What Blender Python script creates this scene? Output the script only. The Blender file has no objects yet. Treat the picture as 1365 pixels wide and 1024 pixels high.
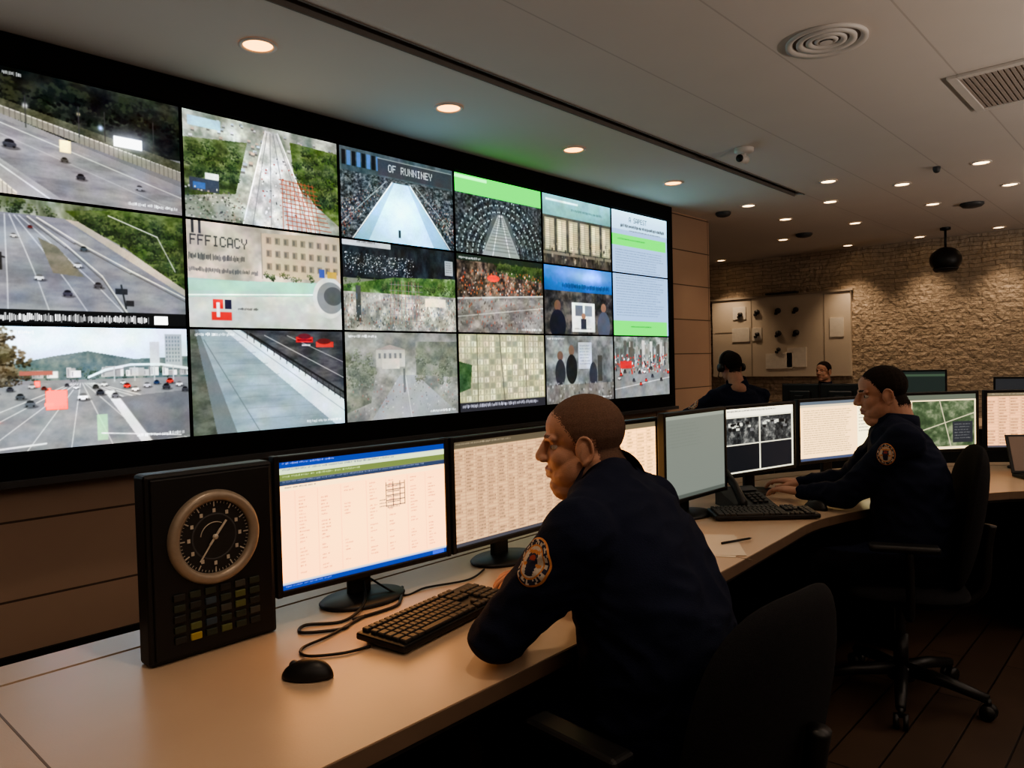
import bpy, bmesh, math, random, time
import numpy as np
from mathutils import Vector, Matrix, noise
from mathutils.bvhtree import BVHTree
random.seed(7); rng=np.random.default_rng(7)
sc=bpy.context.scene
try: sc.view_settings.look='AgX - Medium High Contrast'
except Exception as e: print('look',e)
COL=sc.collection
def lin(c):
    return tuple(((x/255)/12.92 if x/255<=.04045 else ((x/255+.055)/1.055)**2.4) for x in c[:3])
# ---------------------------------------------------------------- materials
def newmat(name):
    m=bpy.data.materials.new(name); m.use_nodes=True
    nt=m.node_tree; b=nt.nodes['Principled BSDF']; return m,nt,b
def N(nt,t,**kw):
    n=nt.nodes.new(t)
    for k,v in kw.items(): setattr(n,k,v)
    return n
def mat(name,col,rough=.5,metal=0,nscale=20,namt=.12,bump=0,bscale=None,spec=.5,sss=0):
    m,nt,b=newmat(name); L=nt.links
    tc=N(nt,'ShaderNodeTexCoord'); nz=N(nt,'ShaderNodeTexNoise'); nz.inputs['Scale'].default_value=nscale; nz.inputs['Detail'].default_value=4
    L.new(tc.outputs['Object'],nz.inputs['Vector'])
    mx=N(nt,'ShaderNodeMix',data_type='RGBA')
    c=lin(col); d=tuple(x*(1-namt) for x in c); e=tuple(min(1,x*(1+namt)) for x in c)
    mx.inputs[6].default_value=(*d,1); mx.inputs[7].default_value=(*e,1)
    L.new(nz.outputs['Fac'],mx.inputs[0]); L.new(mx.outputs[2],b.inputs['Base Color'])
    b.inputs['Roughness'].default_value=rough; b.inputs['Metallic'].default_value=metal
    b.inputs['Specular IOR Level'].default_value=spec
    if sss:
        b.inputs['Subsurface Weight'].default_value=sss; b.inputs['Subsurface Radius'].default_value=(1,.35,.2); b.inputs['Subsurface Scale'].default_value=.006
    if bump:
        n2=N(nt,'ShaderNodeTexNoise'); n2.inputs['Scale'].default_value=bscale or nscale*4; n2.inputs['Detail'].default_value=5
        L.new(tc.outputs['Object'],n2.inputs['Vector'])
        bp=N(nt,'ShaderNodeBump'); bp.inputs['Strength'].default_value=bump; bp.inputs['Distance'].default_value=.01
        L.new(n2.outputs['Fac'],bp.inputs['Height']); L.new(bp.outputs['Normal'],b.inputs['Normal'])
    return m
def emis(name,col,s):
    m,nt,b=newmat(name); b.inputs['Base Color'].default_value=(*lin(col),1)
    b.inputs['Emission Color'].default_value=(*lin(col),1); b.inputs['Emission Strength'].default_value=s
    return m
def attr_screen(name,s):
    m,nt,b=newmat(name); L=nt.links
    a=N(nt,'ShaderNodeAttribute'); a.attribute_name='Col'
    b.inputs['Base Color'].default_value=(.01,.01,.01,1); b.inputs['Roughness'].default_value=.35; b.inputs['Specular IOR Level'].default_value=.25
    L.new(a.outputs['Color'],b.inputs['Emission Color']); b.inputs['Emission Strength'].default_value=s
    return m
M_black=mat('black_plastic',(20,20,21),.45,nscale=60)
M_black2=mat('black_frame',(8,8,9),.7,nscale=30,spec=.2)
M_grey=mat('grey_plastic',(64,64,66),.5)
M_key=mat('key_plastic',(52,50,48),.55,nscale=80)
M_fabric=mat('chair_fabric',(32,32,34),.95,nscale=150,namt=.4,bump=.3,bscale=500,spec=.2)
M_chrome=mat('brushed_metal',(120,118,115),.3,metal=1)
M_bezel=mat('clock_bezel',(160,146,130),.4,metal=.35,nscale=90)
M_navy=mat('navy_uniform',(21,27,48),.9,nscale=300,namt=.25,bump=.25,bscale=350,spec=.25)
M_trouser=mat('dark_trouser',(12,13,20),.9,nscale=200,spec=.2)
M_shoe=mat('black_leather',(10,10,10),.35)
M_skin=mat('skin',(184,142,122),.6,nscale=40,namt=.16,bump=.15,bscale=350,spec=.3,sss=.1)
M_lip=mat('lip',(154,108,98),.5)
M_hair1=mat('hair_greybrown',(112,88,76),.85,nscale=300,namt=.45,bump=.5,bscale=700,spec=.2)
M_hair2=mat('hair_dark_brown',(38,30,26),.85,nscale=300,namt=.5,bump=.6,bscale=700,spec=.2)
M_eye=mat('eye_white',(180,172,162),.2,namt=.02); M_iris=mat('iris',(35,22,15),.2)
M_patchg=mat('patch_gold',(196,132,84),.8,nscale=200,namt=.4); M_patchd=mat('patch_navy',(34,38,60),.8)
M_patchw=mat('patch_white',(190,180,165),.8,nscale=220,namt=.35); M_patchr=mat('patch_red',(150,60,48),.8)
M_desk=mat('desk_laminate',(200,174,148),.32,nscale=9,namt=.05,bump=.03,bscale=200)
M_deskedge=mat('desk_edge',(112,92,76),.5)
M_deskside=mat('desk_panel',(30,27,26),.6)
M_paper=mat('paper',(215,205,190),.8,namt=.04)
M_white=mat('white_trim',(205,198,192),.5,namt=.04)
M_cable=mat('cable_rubber',(10,10,10),.5)
M_board=mat('board_panel',(222,210,194),.6,nscale=5,namt=.06)
M_lens=emis('lamp_lens',(255,168,78),7)
M_lensdim=emis('lamp_lens_far',(255,214,160),9)
M_vw=attr_screen('videowall_screen',1.0); M_ms=attr_screen('monitor_screen',1.0)
def pos_vec(nt,axes):
    L=nt.links; g=N(nt,'ShaderNodeNewGeometry'); s=N(nt,'ShaderNodeSeparateXYZ'); c=N(nt,'ShaderNodeCombineXYZ')
    L.new(g.outputs['Position'],s.inputs[0])
    for i,a in enumerate(axes): L.new(s.outputs['XYZ'.index(a)],c.inputs[i])
    return c.outputs[0],g.outputs['Position']
def brickmat(name,axes,c1,c2,cm,bw,rh,ms,rough,bump=.3,off=.5,nscale=6,namt=.3,dist=0,boffs=(0,0),bias=0,metal=0):
    m,nt,b=newmat(name); L=nt.links
    v,pos=pos_vec(nt,axes)
    mp=N(nt,'ShaderNodeMapping'); mp.inputs['Location'].default_value=(boffs[0],boffs[1],0); L.new(v,mp.inputs[0]); vec=mp.outputs[0]
    if dist:
        n0=N(nt,'ShaderNodeTexNoise'); n0.inputs['Scale'].default_value=3.5; n0.inputs['Detail'].default_value=4; L.new(vec,n0.inputs['Vector'])
        sb=N(nt,'ShaderNodeVectorMath',operation='SUBTRACT'); sb.inputs[1].default_value=(.5,.5,.5); L.new(n0.outputs['Color'],sb.inputs[0])
        sm=N(nt,'ShaderNodeVectorMath',operation='SCALE'); sm.inputs['Scale'].default_value=dist; L.new(sb.outputs[0],sm.inputs[0])
        ad=N(nt,'ShaderNodeVectorMath',operation='ADD'); L.new(vec,ad.inputs[0]); L.new(sm.outputs[0],ad.inputs[1]); vec=ad.outputs[0]
    br=N(nt,'ShaderNodeTexBrick'); br.offset=off; br.inputs['Scale'].default_value=1
    br.inputs['Color1'].default_value=(*lin(c1),1); br.inputs['Color2'].default_value=(*lin(c2),1); br.inputs['Mortar'].default_value=(*lin(cm),1)
    br.inputs['Brick Width'].default_value=bw; br.inputs['Row Height'].default_value=rh; br.inputs['Mortar Size'].default_value=ms; br.inputs['Mortar Smooth'].default_value=.2; br.inputs['Bias'].default_value=bias
    L.new(vec,br.inputs['Vector'])
    nz=N(nt,'ShaderNodeTexNoise'); nz.inputs['Scale'].default_value=nscale; nz.inputs['Detail'].default_value=6; L.new(pos,nz.inputs['Vector'])
    mr=N(nt,'ShaderNodeMapRange'); mr.inputs[3].default_value=1-namt; mr.inputs[4].default_value=1+namt; L.new(nz.outputs['Fac'],mr.inputs[0])
    mu=N(nt,'ShaderNodeVectorMath',operation='SCALE'); L.new(br.outputs['Color'],mu.inputs[0]); L.new(mr.outputs[0],mu.inputs['Scale'])
    L.new(mu.outputs[0],b.inputs['Base Color']); b.inputs['Roughness'].default_value=rough; b.inputs['Metallic'].default_value=metal
    sub=N(nt,'ShaderNodeMath',operation='MULTIPLY_ADD'); sub.inputs[1].default_value=-1; L.new(br.outputs['Fac'],sub.inputs[0])
    n3=N(nt,'ShaderNodeMath',operation='MULTIPLY'); n3.inputs[1].default_value=2.0 if dist else .1; L.new(nz.outputs['Fac'],n3.inputs[0]); L.new(n3.outputs[0],sub.inputs[2])
    bp=N(nt,'ShaderNodeBump'); bp.inputs['Strength'].default_value=bump; bp.inputs['Distance'].default_value=.03 if dist else .004
    L.new(sub.outputs[0],bp.inputs['Height']); L.new(bp.outputs['Normal'],b.inputs['Normal'])
    return m
M_stone=brickmat('ledge_stone','YZX',(202,184,164),(176,160,142),(144,130,114),.30,.055,.004,.9,bump=.8,nscale=14,namt=.3,dist=.09)
M_floor=brickmat('wood_floor','XYZ',(78,61,50),(64,51,42),(28,21,17),1.3,.16,.004,.45,bump=.3,nscale=5,namt=.25,off=.37)
M_ceil=brickmat('ceiling_panel','XYZ',(204,195,188),(204,195,188),(184,174,167),30,.6,.005,.9,bump=.2,nscale=3,namt=.03,boffs=(15,.2))
M_soffit=mat('soffit_plaster',(206,198,190),.9,nscale=2,namt=.03)
M_brown=brickmat('brown_panels','XZY',(190,160,138),(182,154,134),(92,74,62),1.15,.37,.006,.6,bump=.3,nscale=3,namt=.08,off=0,boffs=(.28,.02))
M_plain=mat('plaster_wall',(150,138,126),.9,nscale=3,namt=.05)
M_dark=mat('slot_dark',(30,27,25),.9)
M_slot=mat('slot_grey',(116,108,102),.9)
# ---------------------------------------------------------------- mesh builder
class MB:
    def __init__(s): s.v=[];s.f=[];s.m=[];s.sm=[]
    def add(s,vs,fs,mi=0,sm=False,M=None):
        o=len(s.v)
        flip=False
        if M is not None:
            vs=[M@Vector(v) for v in vs]; flip=M.to_3x3().determinant()<0
        s.v+= [tuple(v) for v in vs]
        for f in fs:
            f=[i+o for i in f]
            if flip: f=f[::-1]
            s.f.append(f); s.m.append(mi); s.sm.append(sm)
        return s
    def bm(s,bm,mi=0,sm=False,M=None):
        bm.verts.ensure_lookup_table(); bm.verts.index_update()
        s.add([v.co.copy() for v in bm.verts],[[v.index for v in f.verts] for f in bm.faces],mi,sm,M); bm.free(); return s
    def box(s,c,sz,mi=0,bev=0,M=None,seg=2):
        b=bmesh.new(); bmesh.ops.create_cube(b,size=1)
        for v in b.verts: v.co=Vector((v.co.x*sz[0],v.co.y*sz[1],v.co.z*sz[2]))
        if bev: bmesh.ops.bevel(b,geom=b.edges[:],offset=min(bev,min(sz)*.49),segments=seg,affect='EDGES',profile=.5)
        T=Matrix.Translation(Vector(c)); T=M@T if M is not None else T
        return s.bm(b,mi,False,T)
    def sphere(s,c,r,mi=0,M=None,n=20,R=None):
        b=bmesh.new(); bmesh.ops.create_uvsphere(b,u_segments=n,v_segments=max(8,n//2+2),radius=1)
        r=(r,r,r) if not hasattr(r,'__len__') else r
        T=Matrix.Translation(Vector(c))@(R if R is not None else Matrix())@Matrix.Diagonal((*r,1)); T=M@T if M is not None else T
        return s.bm(b,mi,True,T)
    def cyl(s,p0,p1,r0,r1=None,mi=0,n=20,sm=True,M=None):
        r1=r0 if r1 is None else r1; p0=Vector(p0);p1=Vector(p1)
        return s.tube([p0,p1],[r0,r1],mi,n,sm,M)
    def tube(s,pts,rs,mi=0,n=12,sm=True,M=None):
        pts=[Vector(p) for p in pts]
        if not hasattr(rs,'__len__'): rs=[rs]*len(pts)
        elif len(rs)<len(pts): rs=list(np.interp(np.linspace(0,1,len(pts)),np.linspace(0,1,len(rs)),rs))
        vs=[];fs=[]; prev=None
        for i,p in enumerate(pts):
            t=(pts[min(i+1,len(pts)-1)]-pts[max(i-1,0)]).normalized()
            if prev is None:
                a=Vector((0,0,1)) if abs(t.z)<.9 else Vector((1,0,0)); x=a.cross(t).normalized()
            else: x=(prev-t*prev.dot(t)).normalized()
            prev=x; y=t.cross(x)
            for k in range(n):
                an=2*math.pi*k/n; vs.append(p+(x*math.cos(an)+y*math.sin(an))*rs[i])
        for i in range(len(pts)-1):
            for k in range(n): fs.append([i*n+k,i*n+(k+1)%n,(i+1)*n+(k+1)%n,(i+1)*n+k])
        fs.append(list(range(n))[::-1]); fs.append([(len(pts)-1)*n+k for k in range(n)])
        return s.add(vs,fs,mi,sm,M)
    def capsule(s,p0,p1,r0,r1,mi=0,n=20,M=None):
        s.cyl(p0,p1,r0,r1,mi,n,True,M); s.sphere(p0,r0,mi,M,n); s.sphere(p1,r1,mi,M,n); return s
    def lathe(s,prof,mi=0,M=None,n=48,sm=True):
        vs=[];fs=[]
        for r,z in prof:
            for k in range(n):
                a=2*math.pi*k/n; vs.append(Vector((r*math.cos(a),r*math.sin(a),z)))
        for i in range(len(prof)-1):
            for k in range(n): fs.append([i*n+k,i*n+(k+1)%n,(i+1)*n+(k+1)%n,(i+1)*n+k])
        return s.add(vs,fs,mi,sm,M)
    def loft(s,secs,mi=0,n=28,p=2.3):
        vs=[];fs=[]
        for c,hw,hd,rt,fw in secs:
            for k in range(n):
                a=2*math.pi*k/n; ca,sa=math.cos(a),math.sin(a)
                e=2/p
                vs.append(Vector(c)+rt*(hw*math.copysign(abs(ca)**e,ca))+fw*(hd*math.copysign(abs(sa)**e,sa)))
        for i in range(len(secs)-1):
            for k in range(n): fs.append([i*n+k,i*n+(k+1)%n,(i+1)*n+(k+1)%n,(i+1)*n+k])
        fs.append(list(range(n))[::-1]); fs.append([(len(secs)-1)*n+k for k in range(n)])
        return s.add(vs,fs,mi,True)
    def pillow(s,hw,hh,T,p=3.2,cx=0,cz=0,mi=0,M=None,nt_=40,nr=10,taper=0):
        vs=[];fs=[]
        for side in (1,-1):
            for j in range(nr+1):
                r=math.sin(j/nr*math.pi/2)
                for k in range(nt_):
                    a=2*math.pi*k/nt_; e=2/p; ca,sa=math.cos(a),math.sin(a)
                    x=hw*r*math.copysign(abs(ca)**e,ca); z=hh*r*math.copysign(abs(sa)**e,sa)
                    x*=1-taper*z/hh
                    y=side*T*max(0,1-r**5)**.5+cx*x*x+cz*z*z
                    vs.append((x,y,z))
        K=(nr+1)*nt_
        for sd in (0,1):
            for j in range(nr):
                for k in range(nt_):
                    q=[sd*K+j*nt_+k,sd*K+j*nt_+(k+1)%nt_,sd*K+(j+1)*nt_+(k+1)%nt_,sd*K+(j+1)*nt_+k]
                    fs.append(q if sd else q[::-1])
        return s.add(vs,fs,mi,True,M)
    def obj(s,name,mats,parent=None,loc=(0,0,0),rotz=0,auto=True):
        me=bpy.data.meshes.new(name); me.from_pydata(s.v,[],s.f); me.update()
        for m in mats: me.materials.append(m)
        me.polygons.foreach_set('material_index',s.m); me.polygons.foreach_set('use_smooth',s.sm)
        o=bpy.data.objects.new(name,me); COL.objects.link(o); o.location=loc; o.rotation_euler=(0,0,rotz)
        if parent: o.parent=parent
        return o
def group(name,loc=(0,0,0),rotz=0):
    e=bpy.data.objects.new(name,None); e.empty_display_size=.1; COL.objects.link(e); e.location=loc; e.rotation_euler=(0,0,rotz); return e
def catmull(P,n=8):
    P=[Vector(p) for p in P]; out=[]
    for i in range(len(P)-1):
        p0=P[max(i-1,0)];p1=P[i];p2=P[i+1];p3=P[min(i+2,len(P)-1)]
        for k in range(n):
            t=k/n; out.append(.5*((2*p1)+(p2-p0)*t+(2*p0-5*p1+4*p2-p3)*t*t+(3*p1-p0-3*p2+p3)*t**3))
    out.append(P[-1]); return out
# ---------------------------------------------------------------- people (meshes first, while the scene is light)
def remesh(soup,vox,it=4,fac=.5):
    me=bpy.data.meshes.new('soup'); me.from_pydata(soup.v,[],soup.f); o=bpy.data.objects.new('soup',me); COL.objects.link(o)
    m=o.modifiers.new('r','REMESH'); m.mode='VOXEL'; m.voxel_size=vox
    if it: s=o.modifiers.new('s','SMOOTH'); s.iterations=it; s.factor=fac
    dg=bpy.context.evaluated_depsgraph_get(); out=bpy.data.meshes.new_from_object(o.evaluated_get(dg)); bpy.data.objects.remove(o); return out
def displace(me,fn):
    n=len(me.vertices); co=np.empty(n*3,np.float32); no=np.empty(n*3,np.float32)
    me.vertices.foreach_get('co',co); me.vertices.foreach_get('normal',no); co=co.reshape(-1,3); no=no.reshape(-1,3)
    d=np.array([fn(Vector(c)) for c in co.tolist()],np.float32)
    co+=no*d[:,None]; me.vertices.foreach_set('co',co.ravel()); me.update()
def centers(me):
    n=len(me.polygons); c=np.empty(n*3,np.float32); me.polygons.foreach_get('center',c); return c.reshape(-1,3).tolist()
def link(me,name,mats,parent,off):
    for m in mats: me.materials.append(m)
    me.polygons.foreach_set('use_smooth',[True]*len(me.polygons))
    me.transform(Matrix.Translation(-Vector(off))); o=bpy.data.objects.new(name,me); COL.objects.link(o); o.parent=parent; return o
HX=[-.12,-.045,-.03,.0,.015,.03,.045,.06,.075,.09]; HZ=[-.066,-.056,.008,.014,.004,.032,.060,.078,.092,.11]
def head_mesh(heavy,hairgrow,vox=.0026,fuzz=.008):
    s=MB(); E=s.sphere
    E((-.012,0,.035),(.094,.076,.083)); E((.028,0,.042),(.057,.062,.055)); E((.026,0,-.03),(.062,.06,.07)); E((.028,0,-.07),(.055,.052+.008*heavy,.042)); E((.061,0,-.096),(.026,.031,.021))
    for q in(-1,1):
        E((.040,q*.028,-.028),(.040,.031,.034)); E((.012,q*.034,-.058),(.052,.031+.004*heavy,.046))
        E((.095,q*.0115,-.030),(.012,.0095,.009))
        E((-.006,q*.080,-.012),(.017,.0065,.03),R=Matrix.Rotation(-.15,4,'Y')@Matrix.Rotation(q*.3,4,'Z'))
        ring=[]
        for k in range(15):
            a=math.radians(-70+k*20); ring.append((-.008-.0185*math.cos(a)+.002,q*(.0855+.004*math.cos(a)),-.008+.030*math.sin(a)))
        s.tube(ring,.0044,0,8)
        E((-.004,q*.081,-.038),(.009,.007,.010)); E((.008,q*.079,-.012),(.006,.006,.008))
        s.capsule((.081,q*.012,.022),(.068,q*.045,.020),.010,.009); s.capsule((.0735,q*.022,.008),(.066,q*.042,.007),.0045,.004)
    s.capsule((.083,0,.014),(.103,0,-.022),.0095,.0125,n=14); E((.1035,0,-.025),(.0125,.013,.011))
    for q in(-1,1):
        s.capsule((.078,q*.021,-.058),(.0885,0,-.055),.006,.0075,n=12); s.capsule((.076,q*.019,-.070),(.0865,0,-.069),.006,.008,n=12)
    if heavy: E((.028,0,-.108),(.054,.05,.030)); s.capsule((-.03,0,-.05),(-.045,0,-.19),.068,.076); E((-.07,0,-.06),(.035,.05,.035))
    else: s.capsule((-.028,0,-.06),(-.048,0,-.19),.057,.064)
    me=remesh(s,vox,9)
    def f(c):
        x,y,z=c; zm=float(np.interp(x,HX,HZ)); w=0.0
        if z>zm and not(abs(y)>.079 and z<.03): w=hairgrow*min(1,(z-zm)/.035)*(1+.35*noise.noise(c*90))
        # shallow eye sockets
        for q in(-1,1):
            dd=((y-q*.031)/.016)**2+((z-.001)/.010)**2
            if x>.05 and dd<4: w-=.0035*math.exp(-dd)
        return w
    displace(me,f)
    idx=[]; rs=random.Random(5)
    for c in centers(me):
        x,y,z=c; zm=float(np.interp(x,HX,HZ))+.006*noise.noise(Vector(c)*60)+rs.uniform(-fuzz,fuzz)
        i=0
        if z>zm and not(abs(y)>.082 and z<.028): i=1
        elif x>.078 and abs(y)<.021 and -.075<z<-.052: i=2
        elif .0215<z+rs.uniform(-.002,.002)<.0285 and x>.064 and .014<abs(y)<.044: i=1
        idx.append(i)
    return me,idx
def hand_mesh():
    s=MB(); up=Vector((0,1,0)); zz=Vector((0,0,1))
    s.loft([((-.03,0,0),.026,.019,up,zz),((0,0,0),.028,.018,up,zz),((.03,0,0),.037,.017,up,zz),((.07,0,.002),.041,.014,up,zz),((.092,-.002,.002),.039,.011,up,zz)],0,20)
    s.capsule((.012,.022,-.006),(.045,.036,-.01),.017,.014,n=12)
    for y,l,sp in [(.030,.070,.10),(.010,.079,.02),(-.011,.073,-.06),(-.030,.056,-.16)]:
        p=Vector((.088,y,.001)); r=.0088; ang=[.12,.55,1.0]
        for k,(f,a) in enumerate(zip((.44,.31,.25),ang)):
            q=p+Vector((math.cos(a)*math.cos(sp),math.sin(sp)*math.cos(a),-math.sin(a)))*l*f; s.capsule(p,q,r,r*.92,n=10); p=q; r*=.92
    p=Vector((.03,.036,-.008)); 
    for q,r in((Vector((.064,.058,-.014)),.0105),(Vector((.092,.062,-.02)),.009)): s.capsule(p,q,r+.0012,r,n=10); p=q
    return remesh(s,.0026,3)
HAND=hand_mesh()
def patch(parent,off,me,src,out,r):
    bvh=BVHTree.FromPolygons([v.co.copy() for v in me.vertices],[list(p.vertices) for p in me.polygons])
    loc,nrm,_,_=bvh.find_nearest(src)
    nrm=(nrm*.5+out*.5).normalized(); up=Vector((0,0,1)); x=up.cross(nrm).normalized(); y=nrm.cross(x)
    rings=[0.02]+[i/14 for i in range(1,15)]; n=56; vs=[];fs=[];mi=[]; rs=random.Random(3)
    hs=[[rs.random() for _ in range(40)] for _ in range(20)]
    for j,rr in enumerate(rings):
        for k in range(n):
            a=2*math.pi*k/n; p=loc+(x*math.cos(a)+y*math.sin(a)*1.2)*r*rr
            h,_,_,_=bvh.ray_cast(p+nrm*.08,-nrm,.2)
            if h is None: h=p
            vs.append(h+nrm*(.0035 if j<len(rings)-1 else .001))
    b=MB()
    for j in range(len(rings)-1):
        for k in range(n):
            fs.append([j*n+k,j*n+(k+1)%n,(j+1)*n+(k+1)%n,(j+1)*n+k]); rr=rings[j]; a=2*math.pi*(k+.5)/n; X=rr*math.cos(a);Y=rr*math.sin(a)
            if rr>.9: m=0
            elif rr>.66: m=2 if (.7<rr<.88 and hs[j%20][(k*3//4)%40]>.5 and k%4!=0) else 1
            elif rr>.6: m=0
            else:
                m=2
                if abs(X)<.30-.2*max(0,-Y) and -.5<Y<.3: m=1
                if abs(X)<.18 and .05<Y<.22: m=3
                if .3<Y<.45 and abs(X)<.4: m=0
                if abs(Y+.1)<.07 and .26<abs(X)<.5: m=0
            mi.append(m)
    fs.append(list(range(n))); mi.append(1)
    b.add([v-off for v in vs],fs,0,False); b.m=mi
    b.obj('shoulder_patch',[M_patchg,M_patchd,M_patchw,M_patchr],parent)
def person(name,hip,secs,d,sh,el,wr,kn,an,hc,hdir,hp=0,hr=0,heavy=0,hair=M_hair2,skin=M_skin,grow=.003,handdir=None,patchr=.045,arm=1.0,vox=.0075,hs=1.0,headset=False,ptc=.22,pfw=.45,fuzz=.008):
    d=Vector((*d,0)).normalized(); rt=Vector((d.y,-d.x,0)); off=Vector((hip[0],hip[1],0)); g=group(name,off)
    s=MB()
    s.loft([(c,hw,hd,rt,d) for c,hw,hd in secs],0,30,2.35)
    nb=Vector(secs[-1][0]); cc=Vector(secs[-3][0])
    for i,q in enumerate((-1,1)):
        S=Vector(sh[i]);E_=Vector(el[i]);Wp=Vector(wr[i]);K=Vector(kn[i]);A=Vector(an[i])
        s.sphere(S,(.072*arm,.072*arm,.07*arm)); s.capsule(nb-Vector((0,0,.02)),S+Vector((0,0,.012)),.06+.008*heavy,.054*arm)
        s.capsule(cc.lerp(S,.6)-Vector((0,0,.03)),S,.09,.062*arm)
        M_=S.lerp(E_,.45)-Vector((0,0,.006)); s.capsule(S,M_,.07*arm,.064*arm); s.capsule(M_,E_,.064*arm,.054*arm)
        m2=E_.lerp(Wp,.35); s.capsule(E_,m2,.054*arm,.05*arm); s.capsule(m2,Wp,.05*arm,.036)
        hp_=Vector(hip)+rt*q*.095; s.capsule(hp_,hp_.lerp(K,.5),.105,.092); s.capsule(hp_.lerp(K,.5),K,.092,.066)
        m3=K.lerp(A,.35)-d*.012; s.capsule(K,m3,.066,.062); s.capsule(m3,A+Vector((0,0,.04)),.062,.05)
    body=remesh(s,vox,8)
    EL=[Vector(e) for e in el]; SHV=[Vector(e) for e in sh]
    def f(c):
        w=noise.noise(Vector((c.x*8,c.y*8,c.z*13)))*.007+abs(noise.noise(Vector((c.x*13+3,c.y*13,c.z*20))))*-.013
        for e in EL:
            dl=(c-e).length
            if dl<.16: w+=math.sin(dl*110+noise.noise(c*12)*4)*.004*(1-dl/.16)
        for e in SHV:
            dl=(c-e-Vector((0,0,-.12))).length
            if dl<.15: w+=math.sin((c.x+c.y-c.z*1.3)*95+noise.noise(c*9)*5)*.0032*(1-dl/.15)
        return w
    displace(body,f)
    hz=hip[2]; WR=[Vector(w) for w in wr]
    idx=[1 if c[2]<hz+.06 and not any((Vector(c)-w).length<.11 for w in WR) else 0 for c in centers(body)]
    cpy=body.copy()
    link(body,'body',[M_navy,M_trouser],g,off); body.polygons.foreach_set('material_index',idx)
    S=Vector(sh[0]);E_=Vector(el[0]); out=(-rt*1.0+d*pfw+Vector((0,0,.12))).normalized()
    patch(g,off,cpy,S.lerp(E_,ptc)+out*.12,out,patchr)
    HM=Matrix.Translation(hc)@Matrix.Rotation(hdir,4,'Z')@Matrix.Rotation(-hp,4,'Y')@Matrix.Rotation(hr,4,'X')@Matrix.Scale(hs,4)
    nk=HM@Vector((-.045,0,-.135)); axis=(HM@Vector((-.03,0,-.08))-nb).normalized()
    b=MB(); x=axis.cross(Vector((0,1,0))).normalized(); y=axis.cross(x)
    rr=.078 if heavy else .066; cen=nb.lerp(nk,.6)
    vs=[];fs=[];n=36
    for j,(r,h) in enumerate([(rr+.016,-.035),(rr+.013,0),(rr+.007,.028),(rr+.001,.031),(rr+.001,0),(rr-.004,-.04)]):
        for k in range(n): a=2*math.pi*k/n; vs.append(cen+(x*math.cos(a)+y*math.sin(a))*r+axis*h-off)
    for j in range(5):
        for k in range(n): fs.append([j*n+k,j*n+(k+1)%n,(j+1)*n+(k+1)%n,(j+1)*n+k])
    b.add(vs,fs,0,True); b.obj('collar',[M_navy],g)
    me,ix=head_mesh(heavy,grow,fuzz=fuzz); me.transform(HM); link(me,'head',[skin,hair,M_lip],g,off); me.polygons.foreach_set('material_index',ix)
    b=MB(); O=Matrix.Translation(-off)@HM
    for q in(-1,1): b.sphere((.0625,q*.031,-.001),(.0115,.0115,.0085),0,O,16); b.sphere((.0722,q*.0315,-.001),(.003,.0050,.0050),1,O,12)
    b.obj('eyes',[M_eye,M_iris],g)
    if headset:
        b=MB(); b.tube([O@Vector((-.005,.097*math.cos(a),.02+.108*math.sin(a))) for a in [math.radians(t) for t in range(0,181,12)]],.009,0,10)
        for q in(-1,1): b.cyl((-.005,q*.083,-.005),(-.005,q*.112,-.005),.036,.032,0,20,True,O)
        b.tube([O@Vector(p) for p in [(.01,.1,-.02),(.06,.09,-.06),(.095,.04,-.075)]],.003,0,8); b.obj('headset',[M_black],g)
    for i in(0,1):
        W_=Vector(wr[i]); E_=Vector(el[i]); fw=(Vector(handdir[i]) if handdir else (W_-E_)); fw.z*=.3; fw.normalize()
        rs=Vector((fw.y,-fw.x,0)).normalized(); th=rs if i==0 else -rs; up=fw.cross(th); 
        if up.z<0: up=-up
        M=Matrix((( fw.x,th.x,up.x,W_.x),(fw.y,th.y,up.y,W_.y),(fw.z,th.z,up.z,W_.z),(0,0,0,1)))
        M=M@Matrix.Translation((.012,0,0)); h=HAND.copy(); h.transform(M)
        if M.to_3x3().determinant()<0: h.flip_normals()
        link(h,'hand_'+('left','right')[i],[skin],g,off)
    b=MB()
    for i in(0,1):
        A=Vector(an[i])-off; Z1=Vector((0,0,1)); A0=Vector((A.x,A.y,0))
        b.loft([(A0-d*.07+Z1*.035,.03,.03,rt,Z1),(A0-d*.03+Z1*.045,.042,.043,rt,Z1),(A0+d*.06+Z1*.038,.045,.036,rt,Z1),(A0+d*.15+Z1*.03,.048,.028,rt,Z1),(A0+d*.2+Z1*.024,.03,.02,rt,Z1)],0,20)
    b.obj('shoes',[M_shoe],g)
    return g
d=Vector((-.22,.975,0)).normalized()
person('security_officer',(1.43,.86,.56),
 [((1.43,.86,.50),.17,.13),((1.43,.86,.56),.20,.155),((1.43,.875,.66),.205,.165),((1.428,.885,.78),.21,.17),((1.428,.905,.90),.215,.16),((1.43,.94,1.0),.20,.14),((1.432,.98,1.08),.165,.115),((1.438,1.015,1.135),.09,.08)],
 (d.x,d.y),[(1.238,.955,1.035),(1.615,1.025,1.035)],[(1.135,1.10,.818),(1.76,1.20,.815)],[(1.33,1.24,.80),(1.64,1.37,.80)],
 [(1.27,1.28,.55),(1.51,1.33,.55)],[(1.27,1.42,.09),(1.5,1.45,.09)],
 Vector((1.437,1.093,1.205)),math.atan2(.80,-.60),hp=-.06,heavy=1,hair=M_hair1,grow=.001,arm=1.18,
 handdir=[(.75,.55,0),(-.7,.5,0)],patchr=.042,ptc=.18,pfw=.4,fuzz=.012)
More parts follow.
